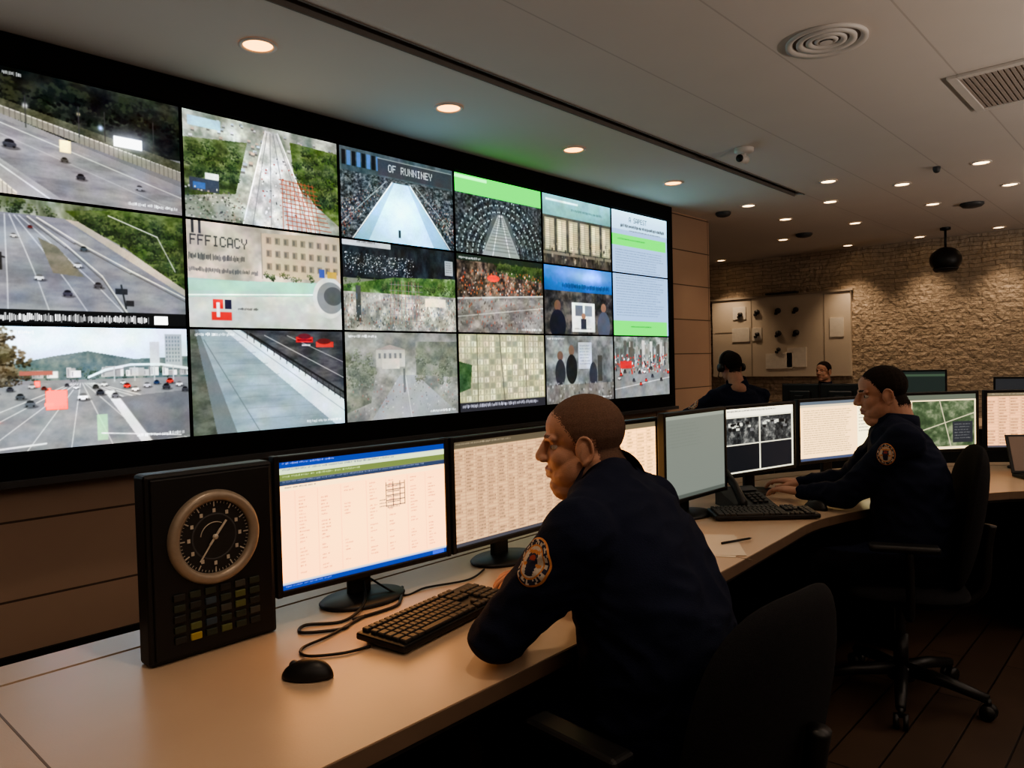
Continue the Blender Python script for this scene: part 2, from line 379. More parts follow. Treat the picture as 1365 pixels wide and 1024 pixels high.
person('security_officer',(3.33,.86,.56),
 [((3.33,.86,.50),.17,.13),((3.33,.86,.56),.195,.15),((3.34,.865,.66),.195,.155),((3.355,.865,.78),.195,.155),((3.37,.88,.90),.205,.15),((3.385,.905,1.0),.19,.135),((3.395,.93,1.075),.155,.11),((3.39,.95,1.13),.075,.07)],
 (-.38,.925),[(3.235,.86,1.05),(3.545,.99,1.05)],[(3.235,1.09,.815),(3.62,1.21,.82)],[(3.31,1.30,.80),(3.56,1.40,.80)],
 [(3.06,1.17,.55),(3.25,1.27,.55)],[(3.0,1.32,.09),(3.2,1.42,.09)],
 Vector((3.375,.985,1.235)),math.atan2(.88,-.47),hp=-.14,heavy=1,hair=M_hair2,grow=.0015,arm=1.12,patchr=.036,handdir=[(.1,1,0),(-.2,1,0)],fuzz=.008)
person('security_officer',(5.14,2.44,.60),
 [((5.14,2.44,.52),.16,.12),((5.14,2.44,.60),.18,.13),((5.16,2.46,.75),.18,.13),((5.17,2.47,.91),.19,.13),((5.19,2.49,1.06),.185,.12),((5.20,2.51,1.15),.14,.10),((5.21,2.52,1.20),.065,.06)],
 (.5,.86),[(5.02,2.60,1.11),(5.37,2.41,1.11)],[(4.95,2.84,.95),(5.56,2.60,.88)],[(5.16,3.04,.80),(5.62,2.85,.80)],
 [(5.26,2.86,.56),(5.45,2.75,.56)],[(5.3,3.02,.09),(5.5,2.9,.09)],
 Vector((5.20,2.56,1.335)),math.atan2(.86,.5),hp=-.25,hair=M_hair2,grow=.003,patchr=.036,headset=True,vox=.01,hs=.93)
person('security_officer',(9.28,3.32,.5),
 [((9.28,3.32,.44),.16,.12),((9.28,3.32,.5),.18,.13),((9.26,3.32,.64),.17,.12),((9.24,3.32,.78),.18,.12),((9.22,3.32,.92),.18,.12),((9.2,3.32,1.0),.13,.09),((9.19,3.32,1.05),.065,.06)],
 (-1,0),[(9.21,3.13,.96),(9.21,3.51,.96)],[(9.0,3.1,.80),(9.0,3.56,.80)],[(8.75,3.16,.79),(8.75,3.48,.79)],
 [(8.85,3.22,.5),(8.85,3.42,.5)],[(8.8,3.22,.09),(8.8,3.42,.09)],
 Vector((9.15,3.32,1.215)),math.pi*.93,hair=M_hair2,skin=M_skin,grow=.005,patchr=.036,vox=.01)
# ---------------------------------------------------------------- canvas painter
FONT={k:v for k,v in zip('ABCDEFGHIKLMNOPRSTUVWY0123',['7E1111117E','7F49494936','3E41414122','7F4141221C','7F49494941','7F09090901','3E4149497A','7F0808087F','00417F4100','7F08142241','7F40404040','7F020C027F','7F0408107F','3E4141413E','7F09090906','7F09192946','4649494931','01017F0101','3F4040403F','1F2040201F','3F4038403F','0708700807','3E5149453E','00427F4000','4261514946','2141454B31'])}
class CV:
    def __init__(s,w,h,bg):
        s.w,s.h=w,h; s.a=np.zeros((h,w,3)); s.a[:]=bg
        s.U,s.V=np.meshgrid((np.arange(w)+.5)/w,(np.arange(h)+.5)/h)
    def win(s,u0,v0,u1,v1):
        i0=max(0,int(math.floor(u0*s.w))-1);i1=min(s.w,int(math.ceil(u1*s.w))+2);j0=max(0,int(math.floor(v0*s.h))-1);j1=min(s.h,int(math.ceil(v1*s.h))+2)
        return (slice(j0,max(j0,j1)),slice(i0,max(i0,i1)))
    def put(s,m,c,al=1,W=None):
        m=(m*al)[...,None]
        if W is None: s.a=s.a*(1-m)+np.array(c,float)*m
        else: s.a[W]=s.a[W]*(1-m)+np.array(c,float)*m
        return s
    def rect(s,u0,v0,u1,v1,c,al=1):
        x0=u0*s.w;x1=u1*s.w;y0=v0*s.h;y1=v1*s.h
        i0=max(0,int(x0));i1=min(s.w,int(math.ceil(x1)));j0=max(0,int(y0));j1=min(s.h,int(math.ceil(y1)))
        if i1<=i0 or j1<=j0: return s
        xs=np.arange(i0,i1);ys=np.arange(j0,j1)
        cx=np.clip(np.minimum(xs+1,x1)-np.maximum(xs,x0),0,1);cy=np.clip(np.minimum(ys+1,y1)-np.maximum(ys,y0),0,1)
        return s.put(cy[:,None]*cx[None],c,al,(slice(j0,j1),slice(i0,i1)))
    def mask(s,pts):
        ins=np.zeros_like(s.U,bool); n=len(pts)
        for i in range(n):
            x1,y1=pts[i];x2,y2=pts[(i+1)%n]
            if y1==y2: continue
            c=((y1>s.V)!=(y2>s.V))&(s.U<(x2-x1)*(s.V-y1)/(y2-y1)+x1); ins^=c
        return ins
    def poly(s,pts,c,al=1): return s.put(s.mask(pts).astype(float),c,al)
    def line(s,p,q,wd,c,al=1):
        px,py=p;qx,qy=q; A=s.w/s.h; W=s.win(min(px,qx)-wd,min(py,qy)-wd,max(px,qx)+wd,max(py,qy)+wd); U=s.U[W];Vv=s.V[W]
        dx,dy=(qx-px)*A,qy-py; L=dx*dx+dy*dy+1e-9
        t=np.clip((((U-px)*A)*dx+(Vv-py)*dy)/L,0,1); d=np.hypot((U-px)*A-t*dx,Vv-py-t*dy)
        return s.put(np.clip((wd/2-d)*s.h+.5,0,1),c,al,W)
    def ell(s,cu,cv,ru,rv,c,al=1):
        W=s.win(cu-ru,cv-rv,cu+ru,cv+rv)
        d=np.sqrt(((s.U[W]-cu)/ru)**2+((s.V[W]-cv)/rv)**2); return s.put(np.clip((1-d)*min(ru*s.w,rv*s.h)+.5,0,1),c,al,W)
    def glow(s,cu,cv,ru,rv,c,al=1):
        d=((s.U-cu)/ru)**2+((s.V-cv)/rv)**2; return s.put(np.exp(-d*2),c,al)
    def grad(s,v0,v1,c0,c1):
        t=np.clip((s.V-v0)/(v1-v0),0,1)[...,None]; m=((s.V>=v0)&(s.V<v1))[...,None]
        s.a=np.where(m,np.array(c0)*(1-t)+np.array(c1)*t,s.a); return s
    def nmap(s,sx,sy):
        g=rng.random((int(sy)+2,int(sx)+2)); x=s.U*sx;y=s.V*sy; xi=x.astype(int);yi=y.astype(int);fx=x-xi;fy=y-yi
        fx=fx*fx*(3-2*fx);fy=fy*fy*(3-2*fy)
        return (g[yi,xi]*(1-fx)*(1-fy)+g[yi,xi+1]*fx*(1-fy)+g[yi+1,xi]*(1-fx)*fy+g[yi+1,xi+1]*fx*fy)
    def fbm(s,sx,sy): return s.nmap(sx,sy)*.42+s.nmap(sx*2,sy*2)*.27+s.nmap(sx*4,sy*4)*.19+s.nmap(sx*8,sy*8)*.12
    def noise(s,amp,sx=40,sy=24):
        n=(s.nmap(sx,sy)*.5+s.nmap(sx*2,sy*2)*.3+rng.random(s.U.shape)*.2-.5)*2*amp
        s.a=s.a+n[...,None]; return s
    def tex(s,m,cols,sx,sy):
        n=s.fbm(sx,sy); n=np.clip((n-.25)/.5,0,.999)*(len(cols)-1); i=n.astype(int); f=(n-i)[...,None]
        C=np.array(cols,float); c=C[i]*(1-f)+C[np.minimum(i+1,len(cols)-1)]*f
        m=m.astype(float)[...,None]; s.a=s.a*(1-m)+c*m; return s
    def speck(s,u0,v0,u1,v1,n,su,sv,cols,al=1):
        for _ in range(n):
            u=random.uniform(u0,u1);v=random.uniform(v0,v1);a=su*random.uniform(.5,1.5);b=sv*random.uniform(.5,1.5)
            s.rect(u-a/2,v-b/2,u+a/2,v+b/2,random.choice(cols),al)
        return s
    def text(s,st,u,v,hh,c,asp=1,al=1):
        ph=hh/7; pw=ph*s.h/s.w*asp
        for ch in st:
            if ch in FONT:
                hx=FONT[ch]
                for i in range(5):
                    b=int(hx[2*i:2*i+2],16)
                    for j in range(7):
                        if b>>j&1: s.rect(u+i*pw,v+j*ph,u+(i+1)*pw+1e-4,v+(j+1)*ph+1e-4,c,al)
            u+=6*pw
        return s
    def rows(s,u0,v0,u1,v1,n,c,al=.8,fill=.8,hh=.45,wl=(.01,.05)):
        dv=(v1-v0)/n
        for i in range(n):
            u=u0; e=u0+(u1-u0)*random.uniform(fill,1); v=v0+i*dv
            while u<e:
                w=random.uniform(*wl)
                x=u
                while x<min(u+w,e):
                    q=random.uniform(.003,.007); t=random.uniform(0,.35); s.rect(x,v+dv*hh*t,x+q,v+dv*hh*random.uniform(.7,1),c,al*random.uniform(.6,1)); x+=q+.0025
                u+=w+.008
        return s
    def car(s,u,v,k,c):
        d=tuple(x*.45 for x in c)
        s.ell(u+.004*k,v+.022*k,.026*k,.012*k,(40,40,42),.55); s.ell(u,v+.005*k,.019*k,.017*k,c); s.rect(u-.017*k,v-.004*k,u+.017*k,v+.018*k,c); s.ell(u,v-.010*k,.013*k,.013*k,d); s.rect(u-.012*k,v-.004*k,u+.012*k,v+.002*k,tuple(min(255,x*1.25) for x in c)); s.rect(u-.015*k,v+.012*k,u-.009*k,v+.022*k,(25,25,25)); s.rect(u+.009*k,v+.012*k,u+.015*k,v+.022*k,(25,25,25)); return s
    def tree(s,u,v,k,cols=((26,38,24),(50,68,40),(88,104,66))):
        for _ in range(int(26*k)+8):
            a=random.uniform(0,6.28);r=random.random()**.6; y=v+math.sin(a)*r*.075*k; s.ell(u+math.cos(a)*r*.045*k,y,.008*k,.012*k,cols[min(2,max(0,int((v+.08*k-y)/(.16*k)*3+random.uniform(-.6,.6))))],.8)
    def fin(s,haze=.1,hc=(170,176,180),blur=1,lum=.16):
        a=s.a; haze*=.5
        if lum:
            L=(s.fbm(4,3)-.5)*2*lum; dd=((s.U-.5)**2+(s.V-.5)**2); a=a*(1+L-.22*dd)[...,None]
            a=a+np.stack([(s.nmap(14,9)-.5)*8,np.zeros_like(s.U),(s.nmap(14,9)-.5)*10],-1)
        for _ in range(blur):
            p=np.pad(a,((1,1),(1,1),(0,0)),'edge'); a=(p[1:-1,1:-1]*4+p[:-2,1:-1]+p[2:,1:-1]+p[1:-1,:-2]+p[1:-1,2:])/8
        s.a=a*(1-haze)+np.array(hc)*haze; return s
AGX=([0,.1,.2,.3,.4,.5,.6,.7,.8,.9,.97,1],[0,.014,.040,.080,.130,.20,.31,.48,.80,1.55,3.0,3.8])
def screen(name,cv,w,h,m,parent,loc,mul=1.0,sat=1.2,con=1.12):
    W,H=cv.w,cv.h
    xs=np.linspace(-w/2,w/2,W); zs=np.linspace(h/2,-h/2,H); X,Z=np.meshgrid(xs,zs)
    co=np.stack([X,np.zeros_like(X),Z],-1).reshape(-1,3)
    i=np.arange(W*H).reshape(H,W); f=np.stack([i[1:,:-1],i[1:,1:],i[:-1,1:],i[:-1,:-1]],-1).reshape(-1,4)
    me=bpy.data.meshes.new(name); me.vertices.add(len(co)); me.vertices.foreach_set('co',co.ravel())
    me.loops.add(f.size); me.loops.foreach_set('vertex_index',f.ravel().astype(np.int32))
    me.polygons.add(len(f)); me.polygons.foreach_set('loop_start',np.arange(0,f.size,4,dtype=np.int32))
    me.update(calc_edges=True)
    a=me.attributes.new('Col','FLOAT_COLOR','POINT'); c=np.clip(cv.a,0,255)/255
    L=(c@np.array([.3,.59,.11]))[...,None]; c=L+(c-L)*sat; c=np.clip((c-.5)*con+.5,0,1)
    l=np.interp(c,*AGX)*mul
    a.data.foreach_set('color',np.concatenate([l.reshape(-1,3),np.ones((W*H,1))],1).astype(np.float32).ravel())
    me.materials.append(m); o=bpy.data.objects.new(name,me); COL.objects.link(o); o.parent=parent; o.location=loc; return o
# ---------------------------------------------------------------- room shell
def slab(name,lo,hi,m,bev=0):
    c=[(a+b)/2 for a,b in zip(lo,hi)]; s=[b-a for a,b in zip(lo,hi)]
    return MB().box((0,0,0),s,0,bev).obj(name,[m],None,c)
CZ=2.96
slab('floor',(-3,-4.5,-.1),(11.7,7,0),M_floor)
def cb(b,lo,hi,mi): b.box([(p+q)/2 for p,q in zip(lo,hi)],[q-p for p,q in zip(lo,hi)],mi)
b=MB()
cb(b,(-3,2.89,CZ),(11.7,7,CZ+.12),1); cb(b,(-3,-4.5,CZ),(11.7,2.80,CZ+.12),0); cb(b,(7.28,2.80,CZ),(11.7,2.89,CZ+.12),0); cb(b,(-3,2.8,CZ+.05),(7.28,2.89,CZ+.12),2)
b.obj('ceiling',[M_ceil,M_soffit,M_slot])
b=MB(); cb(b,(-3,2.793,CZ-.006),(7.28,2.803,CZ+.05),0); cb(b,(-3,2.887,CZ-.006),(7.28,2.897,CZ+.05),0); b.obj('trim_ceiling_slot',[M_slot])
slab('wall_left',(-3,4.08,0),(7.8,4.3,CZ),M_brown)
slab('wall_recess_end',(7.68,4.3,0),(7.8,6.9,CZ),M_plain)
slab('wall_recess_side',(7.8,6.9,0),(11.7,7.0,CZ),M_plain)
slab('wall_far',(11.5,-4.5,0),(11.7,6.9,CZ),M_stone)
slab('wall_right',(-3,-4.6,0),(11.7,-4.5,CZ),M_plain)
slab('wall_back',(-3.1,-4.5,0),(-3,4.3,CZ),M_plain)
slab('baseboard_left',(-3,4.06,0),(7.8,4.08,.1),M_dark)
slab('baseboard_far',(11.48,-4.5,0),(11.5,6.9,.1),M_dark)
# ---------------------------------------------------------------- video wall
vw=group('video_wall',(0,0,0))
D=4.0; SW=.2478*D; SH=.1476*D; X0=.203*D; ZT=1.4+.354*D
b=MB(); XL=X0-SW; XR=X0+6*SW
cb(b,(XL-.08,D+.012,ZT-3*SH-.12),(XR+.07,D+.079,CZ-.002),0)
cb(b,(XL-.08,D-.02,ZT+.004),(XR+.07,D+.012,CZ-.002),0)
cb(b,(XR+.006,D-.02,ZT-3*SH-.12),(XR+.07,D+.012,ZT+.004),0)
cb(b,(XL-.08,D-.02,ZT-3*SH-.12),(XR+.006,D+.012,ZT-3*SH-.006),0)
b.obj('frame',[M_black2],vw)
b=MB(); cb(b,(XL-.08,D-.06,ZT-3*SH-.15),(XR+.07,D+.07,ZT-3*SH-.12),0); b.obj('ledge',[M_grey],vw)
W,H=330,196
def barrier(c,P,hw,top,col,post=24):
    (x0,y0),(x1,y1)=P
    c.poly([(x0,y0),(x1,y1),(x1,y1+hw*1.6),(x0,y0+hw)],col); c.line((x0,y0),(x1,y1),.01,top)
    for i in range(post): t=i/post; x=x0+(x1-x0)*t; y=y0+(y1-y0)*t; c.line((x,y),(x,y+hw*(1+.6*t)),.006,tuple(k*.7 for k in col))
def s11():
    c=CV(W,H,(120,120,122)); c.tex(c.V<.5,[(10,12,14),(26,30,28),(62,68,58)],10,8); c.glow(.1,.0,.5,.2,(8,10,14),.8)
    for _ in range(36): c.tree(random.random(),random.uniform(.12,.3),random.uniform(.8,1.5),((10,12,12),(22,28,24),(46,52,42)))
    c.poly([(0,.3),(1,.74),(1,1.01),(0,1.01)],(146,144,146)); c.tex(c.mask([(0,.34),(1,.8),(1,1),(0,1)]),[(124,122,126),(148,146,150),(168,166,168)],5,14)
    barrier(c,((0,.26),(1,.6)),.055,(210,208,200),(140,138,128),44)
    c.line((0,.37),(1,.84),.008,(210,210,208)); c.line((.1,.5),(1,.98),.006,(200,200,200),.7)
    c.tex(c.mask([(0,.2),(.3,.3),(1,.52),(1,.6),(0,.25)]),[(54,58,46),(98,100,84)],30,20)
    c.poly([(0,.56),(.42,1),(0,1)],(176,175,176)); c.tex(c.mask([(0,.58),(.40,1),(0,1)]),[(158,156,158),(182,180,182)],8,8); c.line((0,.6),(.36,1.0),.01,(235,235,235)); barrier(c,((0,.68),(.22,.98)),.08,(235,232,222),(200,196,186),12)
    c.rect(.66,.38,.80,.47,(250,252,255)); c.glow(.73,.42,.14,.12,(230,240,255),.65); c.glow(.27,.28,.016,.03,(255,255,255)); c.glow(.6,.34,.016,.03,(200,220,255)); c.glow(.5,.26,.01,.02,(255,240,200))
    for u in (.27,.5,.62,.86): c.line((u,.2),(u,.45),.008,(60,60,60))
    c.rect(.41,.5,.46,.6,(238,232,200)); c.car(.2,.6,1.5,(60,62,68)); c.car(.5,.78,1.1,(50,52,56)); c.car(.43,.66,.9,(70,70,70)); c.car(.78,.8,1,(150,150,155)); return c.noise(7,110,60).fin(.04)
def s12():
    c=CV(W,H,(178,184,178)); c.tex(c.V<2,[(110,122,108),(164,168,158),(216,220,212)],10,7)
    for _ in range(120):
        u=random.uniform(0,1);v=random.uniform(.02,.5); k=.5+v; w=.03*k; g=random.choice([190,215,180,160]); t=random.choice([(1,1,1),(1.05,.98,.9),(.95,1,1.04)]); c.rect(u,v,u+w,v+.03*k,(g*t[0],g*t[1],g*t[2])); c.rect(u,v+.03*k,u+w,v+.055*k,(g*.6,g*.6,g*.58))
    c.tex(c.mask([(0,.26),(.38,.2),(.3,.72),(0,.8)]),[(40,52,32),(76,94,56),(140,150,114)],14,12)
    for _ in range(50): c.tree(random.uniform(0,.34),random.uniform(.28,.6),random.uniform(.4,.8))
    c.tex(c.mask([(.66,.1),(1,.12),(1,.9),(.82,.7),(.68,.4)]),[(40,58,30),(76,100,50),(128,146,96)],16,14)
    for _ in range(60): u=random.uniform(.7,1); c.tree(u,random.uniform(.16,.25+u*.5),random.uniform(.5,.9))
    c.poly([(.5,.04),(.58,.04),(.84,1),(.34,1)],(200,202,200)); c.tex(c.mask([(.5,.04),(.58,.04),(.84,1),(.34,1)]),[(170,172,170),(204,204,202),(230,230,228)],20,12)
    for a,b_ in ((.51,.40),(.53,.52),(.55,.64),(.57,.78)): c.line((a,.06),(b_,1),.007,(126,128,130))
    c.line((.5,.04),(.34,1),.012,(242,242,242)); c.line((.58,.04),(.83,1),.012,(242,242,242))
    c.speck(.46,.3,.7,.95,60,.009,.014,[(80,80,82),(235,235,235),(150,60,50)])
    for i in range(11): c.line((.58+.004*i,.5+.045*i),(.82+.012*i,.52+.045*i),.008,(156,80,54))
    for i in range(9): c.line((.60+.026*i,.5),(.60+.032*i,1),.007,(164,88,62))
    for i in range(8): c.line((.6+.026*i,.5+.03*i),(.63+.026*i,.6+.03*i),.005,(206,148,120))
    c.rect(.03,.05,.22,.14,(176,206,214)); c.rect(.03,.62,.2,.74,(60,66,78)); c.rect(.05,.66,.12,.72,(66,106,156)); c.rect(.12,.56,.2,.62,(225,225,220)); c.speck(0,.7,.35,1,160,.009,.014,[(80,80,80),(215,215,210),(60,70,60),(160,150,140)]); return c.noise(9,120,66).fin(.1)
def s13():
    c=CV(W,H,(70,80,84)); c.tex(c.V<2,[(20,24,26),(60,68,72),(140,148,152)],60,46); c.rect(0,0,1,.26,(74,86,92)); c.tex(c.V<.26,[(50,62,68),(90,102,108)],20,6)
    for i in range(8): c.rect(.02+.04*i,.04,.05+.04*i,.2,(80,126,172) if i%2 else (20,24,28))
    c.rect(.31,.05,.99,.24,(60,64,70)); c.text('OF RUNNINEY',.40,.10,.085,(214,220,222),.85); c.rect(.31,.045,.99,.055,(150,160,160))
    P=[(.43,.3),(.59,.3),(.95,1),(.1,1)]
    c.poly(P,(146,196,212)); c.poly([(.45,.3),(.57,.3),(.8,1),(.22,1)],(190,226,236)); c.glow(.5,.62,.2,.3,(232,250,255),.85)
    c.line((.43,.3),(.09,1),.014,(235,240,240)); c.line((.59,.3),(.96,1),.014,(235,240,240)); c.line((.38,.3),(0,.85),.01,(160,170,172)); c.line((.64,.3),(1,.8),.01,(160,170,172))
    for i in range(700):
        t=random.random()**.7; sd=random.choice((-1,1)); e=.085+t*.42; u=.51+sd*(e*(.98)+random.uniform(.0,.3)*(.35+t)); v=.31+t*.68; k=.35+t*.9
        c.rect(u-.004*k,v-.022*k,u+.004*k,v,random.choice([(210,214,214),(24,26,28),(120,128,132),(50,56,60),(86,46,44),(44,60,92)])); c.rect(u-.003*k,v-.03*k,u+.003*k,v-.022*k,(180,150,130))
    c.rect(.475,.84,.495,.93,(40,60,70)); return c.noise(6,110,60).fin(.08,(150,175,185),lum=.08)
def s14():
    c=CV(W,H,(60,66,68)); c.tex(c.V<2,[(24,28,30),(56,62,64),(116,124,126)],50,36)
    for k,r in enumerate((.52,.46,.40,.34,.28,.22)):
        n=64
        for i in range(n):
            a=math.pi*i/(n-1); u=.5+r*math.cos(a)*.95; v=1.0-r*1.48*math.sin(a)
            if v>.25: c.ell(u,v,.006,.011,(214,228,228) if (i+k)%3 else (26,30,32)); c.ell(u,v+.02,.005,.012,(70,80,84))
    c.ell(.5,1.05,.19,.62,(92,100,100)); c.poly([(.47,.45),(.53,.45),(.72,1),(.28,1)],(160,168,166))
    for a,b_ in ((.49,.40),(.51,.6)): c.line((a,.45),(b_,1),.012,(235,238,238))
    for i in range(14): v=.48+.5*(i/14)**1.4; k=(v-.4)*.33; c.line((.5-k,v),(.5+k,v),.007,(84,88,88))
    c.line((.5,.3),(.5,.6),.012,(50,54,56)); c.noise(5,90,50).fin(.04,(160,190,190),lum=.06); c.rect(0,0,1,.24,(60,206,100)); c.rect(0,.02,.35,.06,(170,232,188)); return c
def s15():
    c=CV(W,H,(90,92,84)); c.grad(0,.3,(160,206,208),(126,172,172)); c.rect(.05,.06,.5,.09,(235,248,248)); c.rows(.4,.15,.9,.24,1,(60,100,100)); c.tex(c.V>.3,[(56,58,54),(96,96,84)],10,8)
    for i in range(6):
        u=.03+.165*i; c.rect(u,.34,u+.13,.8,(180,176,148)); c.rect(u+.015,.36,u+.06,.78,(224,218,190)); c.rect(u+.075,.36,u+.12,.78,(200,194,164))
        for k in range(14): c.rect(u,.36+.032*k,u+.13,.366+.032*k,(130,128,112))
    c.rect(0,.82,1,.86,(130,124,108)); c.tex(c.V>.86,[(36,36,34),(96,90,80)],24,8); c.speck(0,.6,1,.95,60,.014,.05,[(36,38,38),(120,118,100),(170,160,140)],.8); return c.noise(6).fin(.06)
def s16(top):
    c=CV(W,H,(176,194,208))
    if top:
        c.grad(0,.3,(208,224,228),(196,212,220)); c.text('A SAPEST',.3,.08,.08,(60,80,90)); c.rows(.15,.2,.95,.28,1,(40,50,60),1,1,.8); c.rows(.3,.29,.95,.34,1,(70,80,90))
        c.rect(0,.38,.97,.56,(64,208,96)); c.rows(.1,.44,.6,.49,1,(20,110,50)); c.rows(.06,.62,.94,1,9,(104,126,148),.8)
    else:
        c.rows(.06,.02,.94,.7,16,(104,126,148),.8); c.rect(0,.76,.97,1,(64,208,96)); c.rows(.3,.84,.7,.9,1,(20,110,50))
    return c.fin(.03,blur=0,lum=0)
def s21():
    c=CV(W,H,(138,140,142)); c.tex(c.V<.2,[(60,72,50),(112,124,100),(176,182,172)],14,5)
    for _ in range(40): c.tree(random.random(),random.uniform(.03,.1),random.uniform(.4,.8))
    c.poly([(.1,.13),(.42,.13),(1.0,.7),(1,1),(0,1),(0,.2)],(132,134,142)); c.tex(c.mask([(.1,.15),(.42,.15),(1.0,.72),(1,1),(0,1),(0,.25)]),[(116,118,126),(138,140,146),(158,160,164)],5,10)
    c.tex(c.mask([(.42,.06),(.7,.0),(1,.0),(1,.72),(.9,.56),(.7,.33),(.5,.16)]),[(32,46,26),(64,84,44),(116,134,86)],16,14)
    for _ in range(150):
        u=random.uniform(.5,1); lo=.08; hi=np.interp(u,[.5,.7,.9,1],[.12,.28,.52,.66]); c.tree(u,random.uniform(lo,max(lo,hi)),random.uniform(.4,.9))
    c.poly([(.42,.13),(.48,.14),(.74,.38),(1,.66),(1,.72),(.7,.42)],(182,176,164))
    for k in (-.06,.03,.11,.19,.27): 
        P=[(.16+.24*k,.14),(.14+k*.9,.38),(.12+k*1.6,.66),(.1+k*2.2,.92)]
        for p,q in zip(P,P[1:]): c.line(p,q,.007,(212,214,216))
    for P in ([(.30,.14),(.46,.3),(.72,.52),(1,.74)],[(.26,.14),(.42,.34),(.58,.58),(.70,.9)]):
        for p,q in zip(P,P[1:]): c.line(p,q,.010,(220,220,214)); c.line((p[0],p[1]+.02),(q[0],q[1]+.03),.008,(90,90,88))
    c.tex(c.mask([(.3,.3),(.38,.36),(.5,.6),(.36,.58)]),[(104,104,90),(136,130,116)],20,20)
    c.line((.0,.42),(.16,.48),.014,(40,42,44)); c.rect(.05,.4,.1,.62,(48,52,54)); c.rect(.09,.44,.15,.58,(36,38,40)); c.line((.67,.65),(.69,.85),.014,(36,40,42)); c.rect(.64,.68,.7,.73,(40,42,46)); c.rect(.69,.78,.73,.83,(40,42,46))
    c.glow(.03,.82,.05,.09,(226,90,62)); 
    for u,v,k,cc in [(.5,.36,1,(60,70,80)),(.47,.5,1.1,(215,215,215)),(.56,.66,1.2,(70,70,76)),(.3,.62,1.2,(230,230,230)),(.2,.3,.8,(200,200,200)),(.27,.22,.6,(100,40,40)),(.42,.74,1.3,(60,60,70))]: c.car(u,v,k*.9,cc)
    c.line((.62,.06),(.86,.2),.008,(225,225,220)); c.line((.86,.2),(.95,.5),.008,(225,225,220),.8); c.noise(7,110,60); c.fin(.08); c.rect(0,.885,1,1,(20,22,24)); c.rows(.02,.91,.8,.985,1,(240,240,240),1,1,1,(.02,.06)); c.rect(.83,.91,.9,.985,(245,245,245)); return c
def s22():
    c=CV(W,H,(200,198,190)); c.tex(c.V<.55,[(160,156,144),(196,190,178),(222,216,206)],6,4); c.poly([(.45,.05),(1,.0),(1,.5),(.45,.46)],(194,184,162))
    for i in range(9):
        for j in range(3): c.rect(.48+.058*i,.08+.13*j,.515+.058*i,.15+.13*j,(150,140,122)); c.rect(.485+.058*i,.09+.13*j,.5+.058*i,.14+.13*j,(112,108,98))
    c.line((.45,.05),(.45,.5),.01,(150,144,130))
    for _ in range(16): c.tree(random.uniform(.45,.8),random.uniform(.44,.5),random.uniform(.3,.5))
    c.text('FFFICACY',.02,.13,.10,(44,48,52),.85); c.rows(.01,.3,.34,.37,1,(44,48,52),1,1,1,(.03,.06)); c.rows(.01,.43,.42,.49,1,(60,64,68),1,1,.9,(.02,.05)); c.rect(.03,.0,.045,.12,(50,54,58)); c.rect(.07,.0,.085,.12,(60,64,68))
    c.grad(.54,1.01,(164,198,188),(216,222,216)); c.poly([(0,.56),(1,.5),(1,.6),(0,.66)],(168,206,192)); c.line((0,.7),(1,.62),.012,(240,244,240)); c.poly([(.35,.7),(1,.63),(1,1),(.5,1)],(204,204,196)); c.tex(c.mask([(0,.72),(1,.64),(1,1),(0,1)]),[(190,194,188),(218,220,214)],6,5)
    c.ell(.91,.66,.12,.22,(210,212,208)); c.ell(.92,.66,.1,.17,(136,142,142)); c.ell(.94,.64,.07,.1,(84,90,92)); c.rect(.84,.36,.88,.45,(70,90,156)); c.rect(.9,.38,.97,.45,(190,170,80))
    c.rect(.14,.73,.2,.82,(190,36,42)); c.rect(.21,.73,.25,.82,(36,36,60)); c.rect(.13,.85,.25,.93,(196,46,46)); c.rect(.16,.76,.18,.9,(240,235,235)); c.rows(.29,.8,.42,.86,1,(50,50,50),1); return c.noise(5).fin(.06,lum=.08)
def s23():
    c=CV(W,H,(120,126,110)); c.rect(0,0,1,.42,(20,26,30)); c.tex(c.V<.4,[(14,18,22),(44,52,56)],20,8); c.speck(.02,.14,.6,.36,380,.005,.010,[(190,200,205),(110,120,126),(240,240,240)]); c.rect(.0,0,.4,.06,(205,209,209)); c.rows(.12,.0,.3,.05,1,(60,60,60))
    c.rect(.9,.12,.98,.3,(170,176,178)); c.rows(.91,.14,.97,.28,5,(60,60,64)); c.tex(c.mask([(.42,.38),(1,.34),(1,.6),(0,.62),(0,.5)]),[(44,72,38),(86,116,64),(146,166,124)],22,12)
    for _ in range(36): c.tree(random.random(),random.uniform(.42,.52),random.uniform(.3,.6))
    c.tex(c.V>=.57,[(112,114,110),(162,162,152),(208,206,198)],18,10)
    for i in range(9): c.line((.40+.03*i,.42),(.38+.034*i,.92),.005,(156,108,102)); 
    for i in range(7): c.line((.38,.46+.07*i),(.68,.46+.07*i),.005,(130,130,138))
    c.rect(.1,.5,.14,.9,(66,72,70)); c.speck(0,.6,1,.98,380,.006,.020,[(50,50,50),(230,230,225),(136,90,80),(80,96,116)],.8); c.rect(.7,.6,.9,.7,(214,210,196)); return c.noise(7,110,60).fin(.1)
